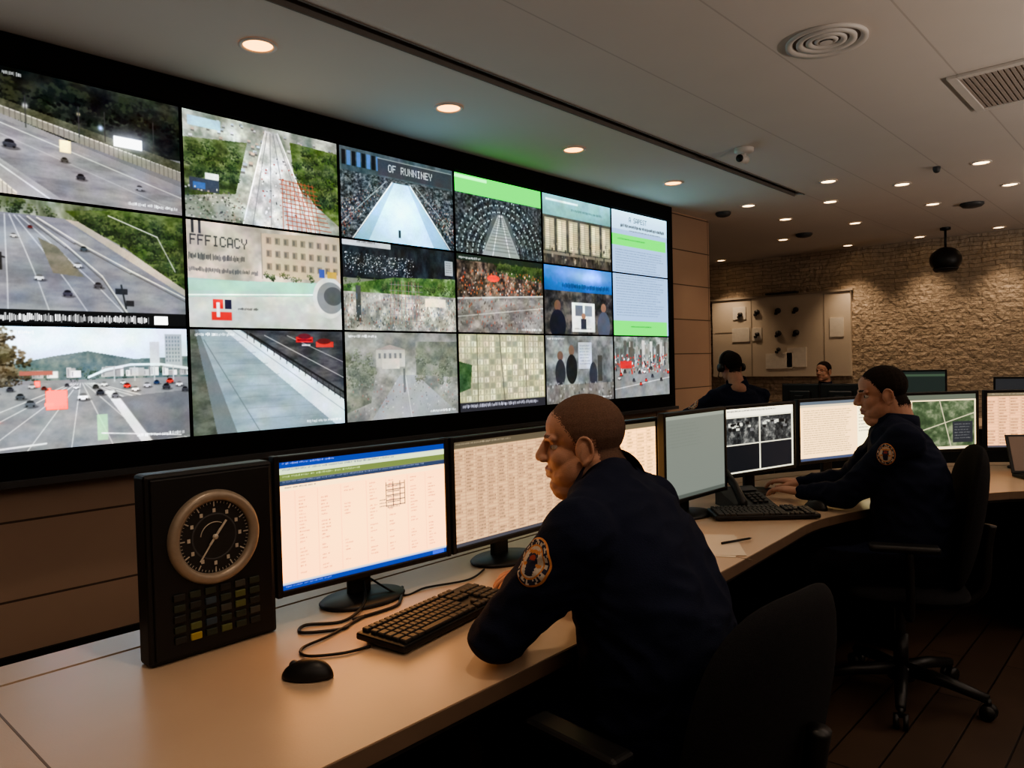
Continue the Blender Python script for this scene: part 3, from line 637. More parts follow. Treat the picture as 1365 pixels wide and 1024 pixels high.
def s24():
    c=CV(W,H,(80,70,62)); c.tex(c.V<2,[(28,26,24),(78,68,60),(152,134,116)],24,14); c.rect(0,0,1,.08,(30,42,34)); c.tex(c.mask([(.4,.08),(1,.08),(1,.28),(.6,.24)]),[(30,48,26),(76,98,56)],16,10)
    for _ in range(24): c.tree(random.uniform(.45,1),random.uniform(.1,.2),.7)
    c.speck(.02,.18,.98,.5,380,.009,.022,[(166,78,54),(190,122,78),(50,44,44),(216,206,196),(36,36,40),(150,120,98)]); c.ell(.4,.28,.07,.045,(196,70,52)); c.rect(.34,.26,.46,.31,(186,60,46)); c.poly([(0,.56),(1,.46),(1,1),(0,1)],(128,124,120)); c.tex(c.mask([(0,.56),(1,.46),(1,1),(0,1)]),[(92,88,86),(134,130,124),(168,164,158)],10,10); c.line((0,.57),(1,.47),.018,(206,206,200)); c.line((0,.8),(1,.64),.01,(206,206,200)); c.speck(0,.55,1,1,200,.008,.024,[(60,54,50),(196,186,176),(150,80,62)],.8); return c.noise(8,110,60).fin(.08)
def s25():
    c=CV(W,H,(60,60,64)); c.grad(0,.36,(64,144,204),(34,92,156)); c.glow(.6,.12,.4,.14,(150,218,242),.8); c.rows(.25,.24,.95,.33,1,(20,40,80),1,1,.9); c.tex(c.V>.36,[(26,28,30),(60,60,60),(108,104,98)],12,8)
    c.rect(.38,.52,.72,.96,(216,218,216)); c.rect(.43,.56,.54,.72,(100,106,118)); c.rect(.57,.56,.68,.72,(130,138,146)); c.ell(.55,.72,.03,.045,(150,120,100)); c.rect(.51,.76,.59,.92,(50,54,66)); c.rows(.42,.9,.7,.95,1,(100,100,100)); c.ell(.18,.58,.045,.08,(110,86,72)); c.ell(.18,.86,.11,.22,(26,30,40)); c.ell(.86,.58,.04,.07,(140,110,92)); c.ell(.86,.86,.1,.22,(80,86,100)); return c.noise(5).fin(.06)
def s31():
    c=CV(W,H,(140,140,142)); c.grad(0,.36,(236,244,250),(208,220,228)); c.glow(.5,.1,.6,.12,(250,254,255),.5); c.tex(c.mask([(.15,.31),(.35,.24),(.5,.2),(.72,.27),(1,.25),(1,.44),(0,.44)]),[(74,94,98),(104,120,120),(134,144,138)],20,14)
    for _ in range(50): c.tree(random.uniform(.2,.9),random.uniform(.36,.43),random.uniform(.25,.5),((40,50,44),(64,78,66),(98,112,96)))
    for _ in range(130): c.tree(random.uniform(0,.22)*random.random()**.4,random.uniform(.06,.5),random.uniform(.5,1.0),((40,36,28),(80,72,56),(130,122,102)))
    for _ in range(40): 
        u=random.uniform(0,.12);v=random.uniform(.1,.55); c.line((.06+random.uniform(-.02,.02),.58),(u+.05*random.random(),v),.004,(64,54,44),.7)
    for _ in range(30):
        u=random.uniform(.22,1);h=random.uniform(.02,.07); g=random.choice([200,180,225,160]); c.rect(u,.4-h,u+random.uniform(.02,.05),.42,(g,g,g)); c.rect(u+.005,.41-h,u+.01,.41,(g*.7,g*.7,g*.72))
    c.rect(.8,.12,.85,.34,(212,214,216)); c.rect(.88,.05,.97,.36,(180,188,192)); 
    for i in range(5):
        for j in range(7): c.rect(.885+.016*i,.07+.035*j,.893+.016*i,.09+.035*j,(126,138,146))
    c.tex(c.mask([(0,.5),(.3,.46),(.75,.44),(1,.5),(1,1),(0,1)]),[(120,122,126),(142,144,146),(162,162,162)],8,8)
    for k in range(11): c.line((.42+.010*k,.47),(-.35+.19*k,1),.006,(222,222,220))
    c.tex(c.mask([(.62,.6),(1,.56),(1,.98),(.8,1)]),[(104,106,110),(128,130,132)],8,8); c.poly([(.57,.54),(.62,.54),(.8,1),(.74,1)],(222,224,224)); c.line((.62,.54),(.8,1),.01,(130,130,130))
    P=[(.5,.42),(.58,.36),(.7,.32),(.85,.32),(1,.36)]
    for p,q in zip(P,P[1:]): c.line(p,q,.020,(226,232,234)); c.line((p[0],p[1]+.02),(q[0],q[1]+.02),.006,(120,126,130))
    for u in (.62,.72,.82,.92): c.line((u,.34),(u,.46),.010,(196,200,200))
    c.rect(.305,.52,.40,.68,(222,70,36)); c.rect(.315,.5,.33,.54,(222,70,36)); c.rect(.2,.36,.34,.395,(166,108,96)); c.rect(.26,.44,.285,.49,(222,70,40)); c.rect(.3,.62,.34,.65,(240,120,90))
    for u,v,k,cc in [(.06,.6,1.4,(60,60,64)),(.2,.56,1.3,(70,74,80)),(.24,.62,1.5,(90,94,100)),(.47,.58,1.6,(236,236,238)),(.55,.55,1.3,(44,48,56)),(.57,.48,1,(225,225,225)),(.68,.5,1.2,(190,50,48)),(.72,.53,1.2,(236,236,238)),(.78,.5,1.2,(200,200,205)),(.9,.47,1.3,(180,54,46)),(.88,.52,1.4,(54,54,60)),(.95,.5,1.2,(225,225,225)),(.25,.48,1,(200,200,200)),(.16,.5,1,(54,54,60)),(.62,.58,1.2,(110,110,116)),(.53,.5,1,(54,54,54)),(.83,.48,1,(40,54,86)),(.44,.5,.8,(245,245,245)),(.4,.48,.7,(60,60,64)),(.1,.52,.9,(220,220,220)),(.3,.5,.8,(90,40,40)),(.66,.47,.8,(230,230,230)),(.98,.55,1.2,(60,60,66))]: c.car(u,v,k*.8,cc)
    c.rect(.53,.74,.58,.96,(184,218,184),.8); c.glow(.07,.76,.05,.02,(255,120,100)); c.line((0,.98),(.3,.95),.014,(230,230,230)); c.line((.55,.9),(.95,.97),.01,(235,235,235)); return c.noise(5,120,66).fin(.04,(220,228,232),lum=.07)
def s32():
    c=CV(W,H,(150,168,174)); c.poly([(0,0),(.22,0),(.95,1),(0,1)],(146,166,172)); c.tex(c.mask([(0,0),(.22,0),(.95,1),(0,1)]),[(134,152,158),(150,168,174),(166,182,188)],5,10); c.poly([(.0,0),(.05,0),(.26,1),(.0,1)],(116,126,128)); c.tex(c.mask([(0,0),(.03,0),(.14,1),(0,1)]),[(70,76,68),(110,116,106)],16,20); c.poly([(.2,0),(.29,0),(1,.72),(1,1),(.93,1)],(212,220,222)); c.line((.245,0),(1,.86),.008,(160,170,174)); c.poly([(.3,0),(1,0),(1,.74)],(60,62,66)); c.tex(c.mask([(.32,0),(1,0),(1,.72)]),[(46,48,52),(68,70,74),(92,94,96)],8,14); c.line((.45,.05),(1,.5),.007,(196,196,196)); c.line((.6,.05),(1,.33),.006,(186,186,186)); c.line((.36,.04),(1,.66),.02,(30,32,34))
    for i in range(16): c.line((.34+.042*i,.01+.041*i),(.34+.042*i,.08+.043*i),.007,(40,40,42))
    for i in range(9): c.line((.1+.03*i,.0+.11*i),(.24+.075*i,.0+.11*i),.004,(120,134,140),.7)
    c.rect(.66,.06,.78,.12,(176,44,50)); c.ell(.72,.055,.045,.028,(100,40,46)); c.rect(.67,.09,.77,.1,(90,30,34)); c.rect(.8,.11,.93,.17,(186,62,60)); c.ell(.86,.105,.05,.03,(96,40,44)); c.rect(.7,.14,.76,.155,(215,215,215)); c.line((.08,.1),(.4,1),.008,(106,120,124)); return c.noise(5,100,60).fin(.06,lum=.1)
def s33():
    c=CV(W,H,(140,140,134)); c.tex(c.V<2,[(100,104,98),(142,142,134),(176,176,168)],9,7); c.rect(.25,.2,.5,.4,(182,180,172)); c.poly([(.24,.2),(.37,.14),(.51,.2)],(156,146,138)); c.rect(.3,.3,.45,.42,(200,196,186))
    for i in range(5): c.rect(.27+.045*i,.24,.29+.045*i,.3,(110,112,112))
    c.poly([(.2,1),(.45,.5),(.6,.5),(1,1)],(156,158,158)); c.line((.5,.5),(.55,1),.008,(206,206,202)); c.tex(c.mask([(.6,.1),(1,.1),(1,.55),(.6,.5)]),[(84,90,78),(118,124,106),(150,150,138)],14,10); c.tex(c.mask([(0,.3),(.25,.4),(.2,.8),(0,.9)]),[(84,90,78),(122,126,110),(150,150,138)],14,10)
    for _ in range(60): c.tree(random.choice([random.uniform(.6,1),random.uniform(0,.22)]),random.uniform(.25,.6),random.uniform(.4,.9),((70,76,62),(96,102,84),(124,130,110)))
    c.speck(0,.55,1,.95,140,.009,.018,[(100,100,100),(206,206,200),(74,76,74),(156,108,94)],.6); c.rect(.48,.42,.5,.7,(70,72,72),.7); return c.noise(7,90,60).fin(.4)
def s34():
    c=CV(W,H,(168,166,140))
    for i in range(15):
        for j in range(11): c.rect(.01+.066*i,.02+.078*j,.06+.066*i,.085+.078*j,random.choice([(210,206,180),(190,188,160),(150,152,130),(214,212,190)])); c.rect(.02+.066*i,.03+.078*j,.035+.066*i,.08+.078*j,(146,144,124),.6)
    c.line((.45,0),(.5,.9),.018,(100,100,88)); c.line((.2,0),(.2,.9),.012,(90,90,80)); c.line((.75,0),(.77,.9),.012,(90,90,80)); c.tex(c.mask([(0,.35),(.14,.4),(.12,.7),(0,.75)]),[(44,68,40),(88,114,78)],20,20); c.noise(10,60,36).fin(.08); c.rect(0,.88,1,1,(50,50,56)); c.rows(.03,.9,.9,.97,1,(210,210,220),1,1,.8); return c
def s35():
    c=CV(W,H,(126,130,130)); c.tex(c.V<2,[(84,88,88),(124,128,128),(166,170,168)],7,5); c.ell(.36,.22,.04,.08,(116,94,82)); c.ell(.36,.5,.08,.22,(30,32,34)); c.rect(.46,.1,.66,.5,(190,196,202)); c.rows(.48,.14,.64,.46,7,(90,100,120)); c.ell(.2,.3,.04,.07,(106,84,72)); c.ell(.2,.55,.07,.2,(44,46,52)); c.ell(.68,.6,.06,.2,(50,54,60)); c.rect(.75,.3,.82,.7,(64,66,64)); c.tex(c.V>.72,[(90,88,84),(152,150,144)],14,6); c.speck(0,.7,1,1,60,.015,.03,[(205,205,205),(50,50,50)],.6); return c.noise(6).fin(.1)
def s36():
    c=CV(W,H,(120,122,120)); c.tex(c.V<.5,[(76,88,80),(126,132,128),(190,194,192)],14,8)
    for _ in range(26): u=random.random(); g=random.choice([90,150,200]); c.rect(u,random.uniform(.05,.3),u+.05,.5,(g,g,g-4))
    c.tex(c.mask([(0,.56),(1,.48),(1,1),(0,1)]),[(126,128,128),(152,154,154)],8,6); c.speck(0,.3,1,.6,200,.016,.034,[(176,60,56),(210,210,210),(44,46,50),(96,108,120)]); c.rect(.1,.4,.3,.52,(176,50,54)); c.line((0,.85),(1,.7),.012,(216,216,216)); 
    for _ in range(12): c.car(random.random(),random.uniform(.5,.8),1.2,random.choice([(180,56,54),(225,225,225),(54,54,60)]))
    return c.noise(7).fin(.1)
cols=[[s11,s21,s31],[s12,s22,s32],[s13,s23,s33],[s14,s24,s34],[s15,s25,s35],[lambda:s16(1),lambda:s16(0),s36]]
for i in range(-1,6):
    if i>=3: W,H=220,130
    for j in range(3):
        cv=cols[i][j]() if i>=0 else [s33,s36,s32][j]()
        if (i,j) in ((0,0),(0,2),(1,2),(2,2),(3,1),(4,2)):
            cv.rows(.03,.03,.26,.065,1,(238,240,240),.9,1,1,(.02,.05)); cv.rows(.72,.93,.97,.965,1,(238,240,240),.9,1,1,(.02,.05))
        k=1.5 if (i==0 and j==2) else (1.15 if (i,j) in ((3,0),(5,0),(5,1)) else 1.35)
        screen(f'screen_{i+2}_{j+1}',cv,SW-.018,SH-.014,M_vw,vw,(X0+(i+.5)*SW,D-.0,ZT-(j+.5)*SH),k)
b=MB()
for i in range(-1,7): b.box((X0+i*SW,D+.003,ZT-1.5*SH),(.017,.016,3*SH),0)
for j in range(4): b.box(((XL+XR)/2,D+.003,ZT-j*SH),(XR-XL,.016,.013),0)
b.obj('bezels',[M_black2],vw)
# ---------------------------------------------------------------- downlights
def downlight(x,y,e,lens,r=.07,spot=105,col=(1,.78,.58)):
    g=group('recessed_downlight',(x,y,CZ))
    b=MB(); b.lathe([(r*1.28,-.001),(r*1.28,-.007),(r*1.15,-.011),(r*1.02,-.008),(r*.98,-.003)],0,None,32); b.obj('trim_ring',[M_white],g)
    b=MB(); b.lathe([(r*1.0,-.003),(r*.6,-.006),(.0005,-.008)],0,None,32); b.obj('lens',[lens],g)
    l=bpy.data.lights.new('lamp','SPOT'); l.energy=e; l.color=col; l.spot_size=math.radians(spot); l.spot_blend=.9; l.shadow_soft_size=.05
    o=bpy.data.objects.new('lamp',l); COL.objects.link(o); o.parent=g; o.location=(0,0,-.03)
for x,y in [(1.89,3.33),(3.15,3.35),(4.42,3.38),(5.9,3.42)]: downlight(x,y,13,M_lens)
downlight(.6,3.33,13,M_lens)
for x,y in [(7.36,3.40),(8.41,3.45),(6.91,2.44),(7.83,2.75),(9.32,2.99),(9.84,4.07),(7.56,2.01),(8.81,2.05),(7.22,1.32),(8.37,1.30),(10.2,.8)]: downlight(x,y,18,M_lensdim,.06)
for x,y,e in [(11.1,5.6,52),(11.12,3.67,60),(11.12,2.75,46),(11.12,1.85,50),(11.12,.6,26)]: downlight(x,y,e,M_lensdim,.06,88,(1,.74,.50))
downlight(.9,.75,34,M_lens,.07,110,(1,.78,.57)); downlight(3.4,.2,22,M_lens,.07,110,(1,.80,.60))
for x,y in [(-1.3,.4),(1.2,-1.6),(7,-1.5)]: downlight(x,y,22,M_lens,.07,130)  # unseen downlights added behind the camera to lift the ambient light
def fill_uplight(x,y,e):  # made-up lamp, kept out of view, added to brighten the ceiling
    g=group('added_fill_lamp',(x,y,0)); b=MB(); b.lathe([(.0005,.001),(.15,.001),(.15,.02),(.02,.035),(.0005,.036)],0); b.cyl((0,0,.03),(0,0,1.25),.014,None,0)
    b.lathe([(.02,1.24),(.08,1.26),(.16,1.32),(.2,1.40),(.195,1.40),(.15,1.33),(.0005,1.30)],1); b.obj('fill_stand_and_bowl',[M_black,M_white],g)
    l=bpy.data.lights.new('fill_bulb','AREA'); l.shape='DISK'; l.size=.34; l.energy=e; l.color=(1,.90,.80); o=bpy.data.objects.new('fill_bulb',l); COL.objects.link(o); o.parent=g; o.location=(0,0,1.385); o.rotation_euler=(math.pi,0,0)
for x,y,e in [(.2,-2.2,92),(4.6,-2.0,108),(8.8,-1.9,92)]: fill_uplight(x,y,e)
# ---------------------------------------------------------------- ceiling fittings
g=group('air_diffuser',(3.84,1.357,CZ)); b=MB()
for k,(r0,r1) in enumerate([(.19,.165),(.14,.115),(.095,.075),(.055,.04)]): b.lathe([(r0,-.001),(r0,-.018+.004*k),(r1,-.012),(r1-.01,-.002)],0,None,48)
b.lathe([(.03,-.014),(.0005,-.016)],0)
b.obj('rings',[M_white],g); MB().lathe([(.165,-.002),(.0005,-.003)],0).obj('dark_core',[mat('diffuser_dark',(120,112,106),.8)],g)
g=group('ceiling_vent',(5.25,.78,CZ)); b=MB(); w,h=.75,.5
for s in(-1,1): b.box((0,s*h/2,-.01),(w+.05,.05,.018),0,.003); b.box((s*w/2,0,-.01),(.05,h-.05,.018),0,.003)
for k in range(17): b.box((0,-h/2+.03+k*.0275,-.010),(w-.05,.018,.004),1,0,None)
b.obj('grille',[M_white,mat('vent_grey',(160,148,140),.7)],g)
g=group('security_camera',(5.35,2.5,CZ)); b=MB(); b.lathe([(.07,-.001),(.07,-.025),(.05,-.035),(.0005,-.036)],0)
b.cyl((0,0,-.03),(0,0,-.07),.015,None,0); b.cyl((-.07,-.0,-.085),(.05,.01,-.075),.032,.03,0); b.cyl((-.078,0,-.086),(-.07,0,-.085),.027,.027,1); b.obj('body',[M_white,M_black],g)
for (x,y,r) in [(7.1,1.62,.03),(9.1,1.75,.11),(7.5,3.75,.08),(9.6,3.7,.1)]:
    b=MB(); b.lathe([(r,-.001),(r,-.02),(r*.8,-.04),(r*.4,-.05),(.0005,-.052)],0,None,32); b.obj('smoke_detector',[M_grey],None,(x,y,CZ))
g=group('hanging_speaker',(10.6,2.33,2.56)); b=MB(); b.sphere((0,0,0),(.18,.18,.16),0,None,32); b.cyl((0,0,.13),(0,0,.39),.014,None,0); b.lathe([(.06,.399),(.06,.37),(.014,.36)],0); b.lathe([(.14,-.115),(.145,-.105),(.12,-.145),(.11,-.14)],1); b.obj('globe',[M_black,M_grey],g)
# ---------------------------------------------------------------- notice board on stone wall
g=group('notice_board',(11.5,4.85,1.72)); b=MB()
b.box((-.0285,0,0),(.055,2.2,1.25),0,.004); b.box((-.04,0,.64),(.07,2.26,.03),1); b.box((-.058,.42,0),(.006,.012,1.22),1); b.box((-.058,-.72,0),(.006,.012,1.22),1)
b.box((-.058,.75,.1),(.006,.6,.01),1); b.obj('panel',[M_board,mat('board_trim',(170,158,144),.6)],g)
b=MB()
for y,z,w,h in [(.62,.4,.22,.2),(.6,.05,.3,.22),(-.02,-.38,.42,.24),(.33,.05,.16,.2),(-.3,-.33,.3,.3),(-.9,.1,.2,.28)]: b.box((-.062,y,z),(.008,w,h),0)
b.obj('papers',[mat('paper_white',(238,232,222),.8)],g)
b=MB()
for y,z,r in [(.32,.4,.04),(-.02,.4,.045),(-.3,.4,.04),(.32,.05,.035),(-.02,.05,.045),(-.3,.05,.045),(.6,.38,.04),(-.02,-.2,.03)]:
    b.cyl((-.055,y,z),(-.09,y,z),r,r*.9,0,16); b.box((-.07,y+.03,z-.04),(.03,.05,.04),0,.01)
b.box((-.1,-.1,.665),(.1,.5,.03),0,.01); b.obj('instruments',[M_grey],g)
# ---------------------------------------------------------------- curved control desk
front=[(-1.4,1.05),(.3,1.05),(1.2,1.055),(2.05,1.07),(2.6,1.1),(3.0,1.11),(3.4,1.0),(3.78,.84),(4.15,.6),(4.42,.22),(4.55,-.2),(4.6,-.8)]
back=[(-1.4,1.98),(.3,1.98),(1.2,1.98),(2.1,1.98),(2.75,1.98),(3.3,1.95),(3.9,1.82),(4.5,1.5),(5.0,1.08),(5.32,.6),(5.48,0),(5.55,-.8)]
F=catmull([(x,y,0) for x,y in front],6); B=catmull([(x,y,0) for x,y in back],6)
def strip(b,fa,fb,z0,z1,mi,F=F,B=B):
    P=[f.lerp(k,fa) for f,k in zip(F,B)]; Q=[f.lerp(k,fb) for f,k in zip(F,B)]; n=len(P); vs=[]
    for p,q in zip(P,Q): vs+=[(p.x,p.y,z0),(q.x,q.y,z0),(q.x,q.y,z1),(p.x,p.y,z1)]
    fs=[]
    for i in range(n-1):
        a=4*i;c=a+4
        fs+=[[a,c,c+1,a+1][::-1],[a+2,a+3,c+3,c+2][::-1],[a,a+3,c+3,c],[a+1,c+1,c+2,a+2]]
    fs+=[[0,1,2,3],[4*n-4,4*n-1,4*n-2,4*n-3]]
    b.add(vs,fs,mi)
g=group('control_desk',(0,0,0))
b=MB(); strip(b,.004,.86,.722,.75,0); strip(b,.873,1,.722,.75,0); strip(b,.012,.99,.70,.7215,1); strip(b,0,.0045,.715,.7485,2)
b.obj('desktop',[M_desk,M_deskside,M_deskedge],g)
b=MB(); strip(b,.88,.9,.0,.70,0)
for i in [3,12,22,31,40,50,60]:
    i=min(i,len(F)-1); p=F[i].lerp(B[i],.2); q=F[i].lerp(B[i],.88); t=(q-p).normalized(); an=math.atan2(t.y,t.x); c=(p+q)/2
    b.box((0,0,0),((q-p).length,.04,.70),0,.003,Matrix.Translation((c.x,c.y,.35))@Matrix.Rotation(an,4,'Z'))
b.obj('support_panels',[M_deskside],g)
b=MB()
for x in(.375,2.28): b.box((x,1.45,.7501),(.004,.78,.001),0)
b.obj('seams',[M_deskedge],g)
g=group('rear_desk',(8.1,2.3,0)); b=MB(); b.box((0,0,.735),(.9,3.4,.03),0,.004); b.box((-.35,0,.36),(.03,3.3,.72),1); 
for s in(-1,1): b.box((0,s*1.6,.36),(.8,.04,.72),1)
b.obj('top_and_panels',[M_desk,M_deskside],g)
g=group('rear_desk',(5.75,3.25,0),math.radians(-35)); b=MB(); b.box((0,0,.735),(1.7,.6,.03),0,.004); b.box((0,.25,.36),(1.6,.03,.72),1)
for s in(-1,1): b.box((s*.8,0,.36),(.04,.5,.72),1)
b.obj('top_and_panels',[M_desk,M_deskside],g)
# ---------------------------------------------------------------- monitors
MW,MH=200,122
def m1():
    c=CV(320,190,(252,230,194)); c.glow(.5,.55,.7,.6,(255,238,206),.5); c.rect(0,0,1,.055,(30,60,146)); c.rect(0,.055,1,.10,(216,222,206)); c.rect(0,.10,1,.15,(128,142,84)); c.rect(0,.15,1,.19,(52,66,96)); c.rows(.02,.11,.5,.145,1,(230,240,200)); c.rows(.02,.155,.9,.18,1,(190,200,220)); c.rows(.02,.06,.7,.09,1,(90,100,120)); c.rows(.02,.01,.3,.045,1,(200,210,240))
    c.rect(0,.19,1,.23,(246,234,208)); c.rows(.03,.2,.2,.225,1,(40,40,60))
    for u in (.1,.22,.35,.5,.62,.76,.88):
        for k in range(24): 
            if random.random()<.75: c.rows(u,.26+.027*k,u+random.uniform(.015,.05),.275+.027*k,1,(186,140,110),.8,1,.8)
        c.rect(u-.02,.24,u-.018,.93,(226,192,160),.7)
    for v in (.3,.345,.39,.435,.48): c.rect(.6,v,.72,v+.006,(70,60,70)); c.rows(.61,v+.012,.7,v+.035,1,(50,44,60),1)
    for u in (.6,.645,.69,.72): c.rect(u,.28,u+.004,.49,(70,60,70))
    c.rows(.56,.42,.6,.5,3,(100,90,90),.8); c.rect(0,.955,1,1,(28,60,146)); c.rect(.0,.94,1,.955,(205,210,220)); c.rows(.02,.965,.3,.99,1,(180,200,240)); c.rect(.9,.96,.98,.995,(60,100,190)); return c
def sheet(bg,ink,nx,ny,hd=(120,110,90)):
    c=CV(260,150,bg); c.rect(0,0,1,.07,hd); c.rows(.02,.02,.5,.06,1,(230,220,200)); 
    for i in range(nx+1): c.rect(i/nx,.07,i/nx+.003,.96,ink,.35)
    for j in range(ny):
        v=.1+.86*j/ny; c.rect(0,v-.012,1,v-.006,ink,.25)
        for i in range(nx):
            if random.random()<.85:
                x=i/nx+.01; e=x+.7/nx*random.uniform(.5,1)
                while x<e: c.rect(x,v,x+.005,v+.4/ny,ink,random.uniform(.3,.8)); x+=.008
    c.rect(0,.96,1,1,(90,90,100)); return c
def m4():
    c=CV(MW,MH,(146,152,144)); c.rect(0,0,1,.05,(170,176,166)); c.rows(.04,.1,.6,.4,8,(128,134,126),.5); c.rect(0,.95,1,1,(106,112,106)); return c
def m5():
    c=CV(260,150,(226,224,214)); c.rect(0,0,1,.12,(236,234,226)); c.rows(.05,.03,.9,.09,1,(70,70,70))
    for i in range(2):
        for j in range(2):
            u=.03+.48*i;v=.15+.42*j; c.rect(u,v,u+.46,v+.4,(34,36,38))
            if j==0:
                c.tex(c.mask([(u,v),(u+.46,v),(u+.46,v+.4),(u,v+.4)]),[(20,22,24),(60,62,62),(150,150,145)],20,12); c.speck(u+.03,v+.06,u+.4,v+.2,18,.04,.04,[(210,210,205),(20,20,20),(120,120,120)])
    c.rect(.03,.57,.49,.97,(20,22,26)); c.rect(.51,.57,.97,.97,(24,26,30)); return c
def m6():
    c=CV(260,150,(240,230,202)); c.rect(0,0,1,.06,(110,120,130)); c.rect(0,.06,1,.1,(214,208,190)); c.rows(.05,.15,.75,.9,20,(150,132,100),.8); c.rect(.8,.1,1,.95,(244,240,224)); c.rows(.82,.15,.97,.6,8,(120,120,120)); c.rect(0,.95,1,1,(80,90,120)); return c
def m7():
    c=CV(260,150,(232,226,208)); c.rect(0,0,1,.1,(110,116,104)); c.tex(c.mask([(.3,.12),(.98,.12),(.98,.95),(.3,.95)]),[(56,72,50),(86,104,74),(150,156,130)],12,8); c.rows(.04,.16,.27,.9,16,(120,116,100),.8); c.line((.3,.7),(.98,.35),.02,(200,196,176)); c.line((.6,.12),(.72,.95),.02,(200,196,176)); c.rect(.74,.5,.96,.88,(50,52,56)); c.rows(.76,.54,.94,.84,6,(170,170,170)); return c
def monitor(pl,pr,zb,h,cv,hb=.016,mul=1,nm='computer_monitor',zdesk=.75):
    pl=Vector((*pl,0));pr=Vector((*pr,0)); c=(pl+pr)/2; t=pr-pl; w=t.length; an=math.atan2(t.y,t.x)
    g=group(nm,(c.x,c.y,zdesk),an); zc=zb+h/2-zdesk; H=hb
    b=MB()
    for s in(-1,1):
        b.box((s*(w/2+H/2-.001),.006,zc),(H,.03,h+2*H),0,.003); b.box((0,.006,zc+s*(h/2+H/2-.001)),(w+.001,.03,H),0,.003)
    b.box((0,.018,zc),(w+H,.022,h+H),0,.006); b.box((0,.04,zc),(w*.62,.035,h*.62),0,.015,None,3); 
    b.obj('housing',[M_black],g)
    b=MB(); b.box((0,.065,(zc)*.5+.006),(.07,.022,zc-.012),0,.006); b.box((0,.055,zc),(.09,.04,.09),0,.008)
    b.lathe([(.0005,.0),(.125,.0),(.128,.006),(.12,.012),(.04,.018),(.0005,.018)],0,Matrix.Translation((0,.045,0.001))@Matrix.Diagonal((1,.72,1,1)),40); b.obj('stand',[M_black],g)
    screen('screen',cv,w,h,M_ms,g,(0,-.004,zc),mul,1.25,1.0); return g
monitor((.980,1.70),(1.505,1.665),.843,.325,m1(),mul=1.2)
monitor((1.54,1.662),(2.06,1.66),.845,.322,sheet((226,208,178),(130,100,76),11,26),mul=.85)
monitor((2.10,1.65),(2.612,1.62),.845,.31,sheet((246,230,192),(170,150,110),8,20),mul=1.1)
monitor((2.545,1.535),(3.015,1.525),.842,.335,m4(),mul=.85)
monitor((3.16,1.60),(3.66,1.482),.866,.30,m5(),mul=1.2)
monitor((3.74,1.48),(4.22,1.29),.87,.30,m6(),mul=1.15)
monitor((4.32,1.25),(4.745,.905),.875,.30,m7(),mul=1.1)
monitor((4.79,.86),(5.12,.44),.875,.30,sheet((230,208,174),(130,100,76),9,16),mul=1.1)
blk=CV(20,14,(20,22,24))
for pl,pr,zb,h in [((7.85,2.86),(7.85,2.48),.80,.30),((7.85,3.26),(7.85,2.9),.80,.30)]:
    monitor((pl[0],pr[1]),(pr[0],pl[1]),zb,h,blk)
monitor((7.80,2.12),(7.86,1.74),.93,.30,CV(40,30,(36,44,40)).rect(0,.1,1,.16,(80,100,80)))
monitor((7.85,1.34),(7.85,.88),.88,.28,CV(40,30,(44,44,46)))
# ---------------------------------------------------------------- clock panel
g=group('clock_panel',(.806,1.69,.7505)); b=MB(); b.box((0,.03,.213),(.307,.06,.425),0,.008); b.box((0,-.003,.213),(.285,.008,.403),0,.003); b.obj('housing',[M_black],g)
R=Matrix.Translation((-.003,-.006,.267))@Matrix.Rotation(math.radians(90),4,'X')
b=MB(); b.lathe([(.084,.0),(.084,.010),(.09,.016),(.102,.016),(.108,.009),(.109,0)],0,R,64); b.obj('bezel_ring',[M_bezel],g)
b=MB(); b.lathe([(.086,.002),(.0005,.002)],0,R); b.lathe([(.05,.0022),(.052,.0032),(.054,.0022)],1,R,48); b.obj('dial',[mat('dial_face',(34,33,32),.5),M_grey],g)
b=MB()
for k in range(60):
    a=2*math.pi*k/60; big=k%5==0; r0=.070 if big else .077; r1=.082
    b.box((0,(r0+r1)/2,.0035),(.0028 if big else .0012,r1-r0,.001),0,0,R@Matrix.Rotation(-a,4,'Z'))
for k in range(12):
    a=2*math.pi*k/12; b.box((.061*math.sin(a),.061*math.cos(a),.0035),(.007,.009,.001),0,.0,R)
def hand(an,l,w,z): b.box((0,l/2-.012,z),(w,l+.02,.0015),0,.0,R@Matrix.Rotation(-math.radians(an),4,'Z'))
hand(215,.066,.0035,.005); hand(38,.046,.005,.0065); b.lathe([(.006,.004),(.006,.009),(.0005,.010)],0,R,16)
b.tube([R@Vector((.034*math.cos(a),.034*math.sin(a),.004)) for a in [math.radians(x) for x in range(60,175,8)]],.0012,0,6)
b.obj('hands_and_ticks',[mat('dial_marks',(190,182,168),.5)],g)
b=MB()
BT=[0,1,1,0,2,1, 1,0,3,1,5,1, 0,1,1,2,5,0, 1,5,3,1,1,2, 0,4,1,5,1,0]
for r in range(5):
    for k in range(6):
        b.box((-.098+.036*k+.008,-.009,.145-.024*r),(.026,.006,.016),BT[r*6+k],.002)
b.obj('buttons',[mat('btn_dark',(36,38,36),.5),mat('btn_green',(46,54,42),.5),mat('btn_grey',(66,66,60),.5),mat('btn_blue',(50,66,78),.5),mat('btn_yellow',(170,150,70),.5),mat('btn_olive',(92,98,58),.5)],g)
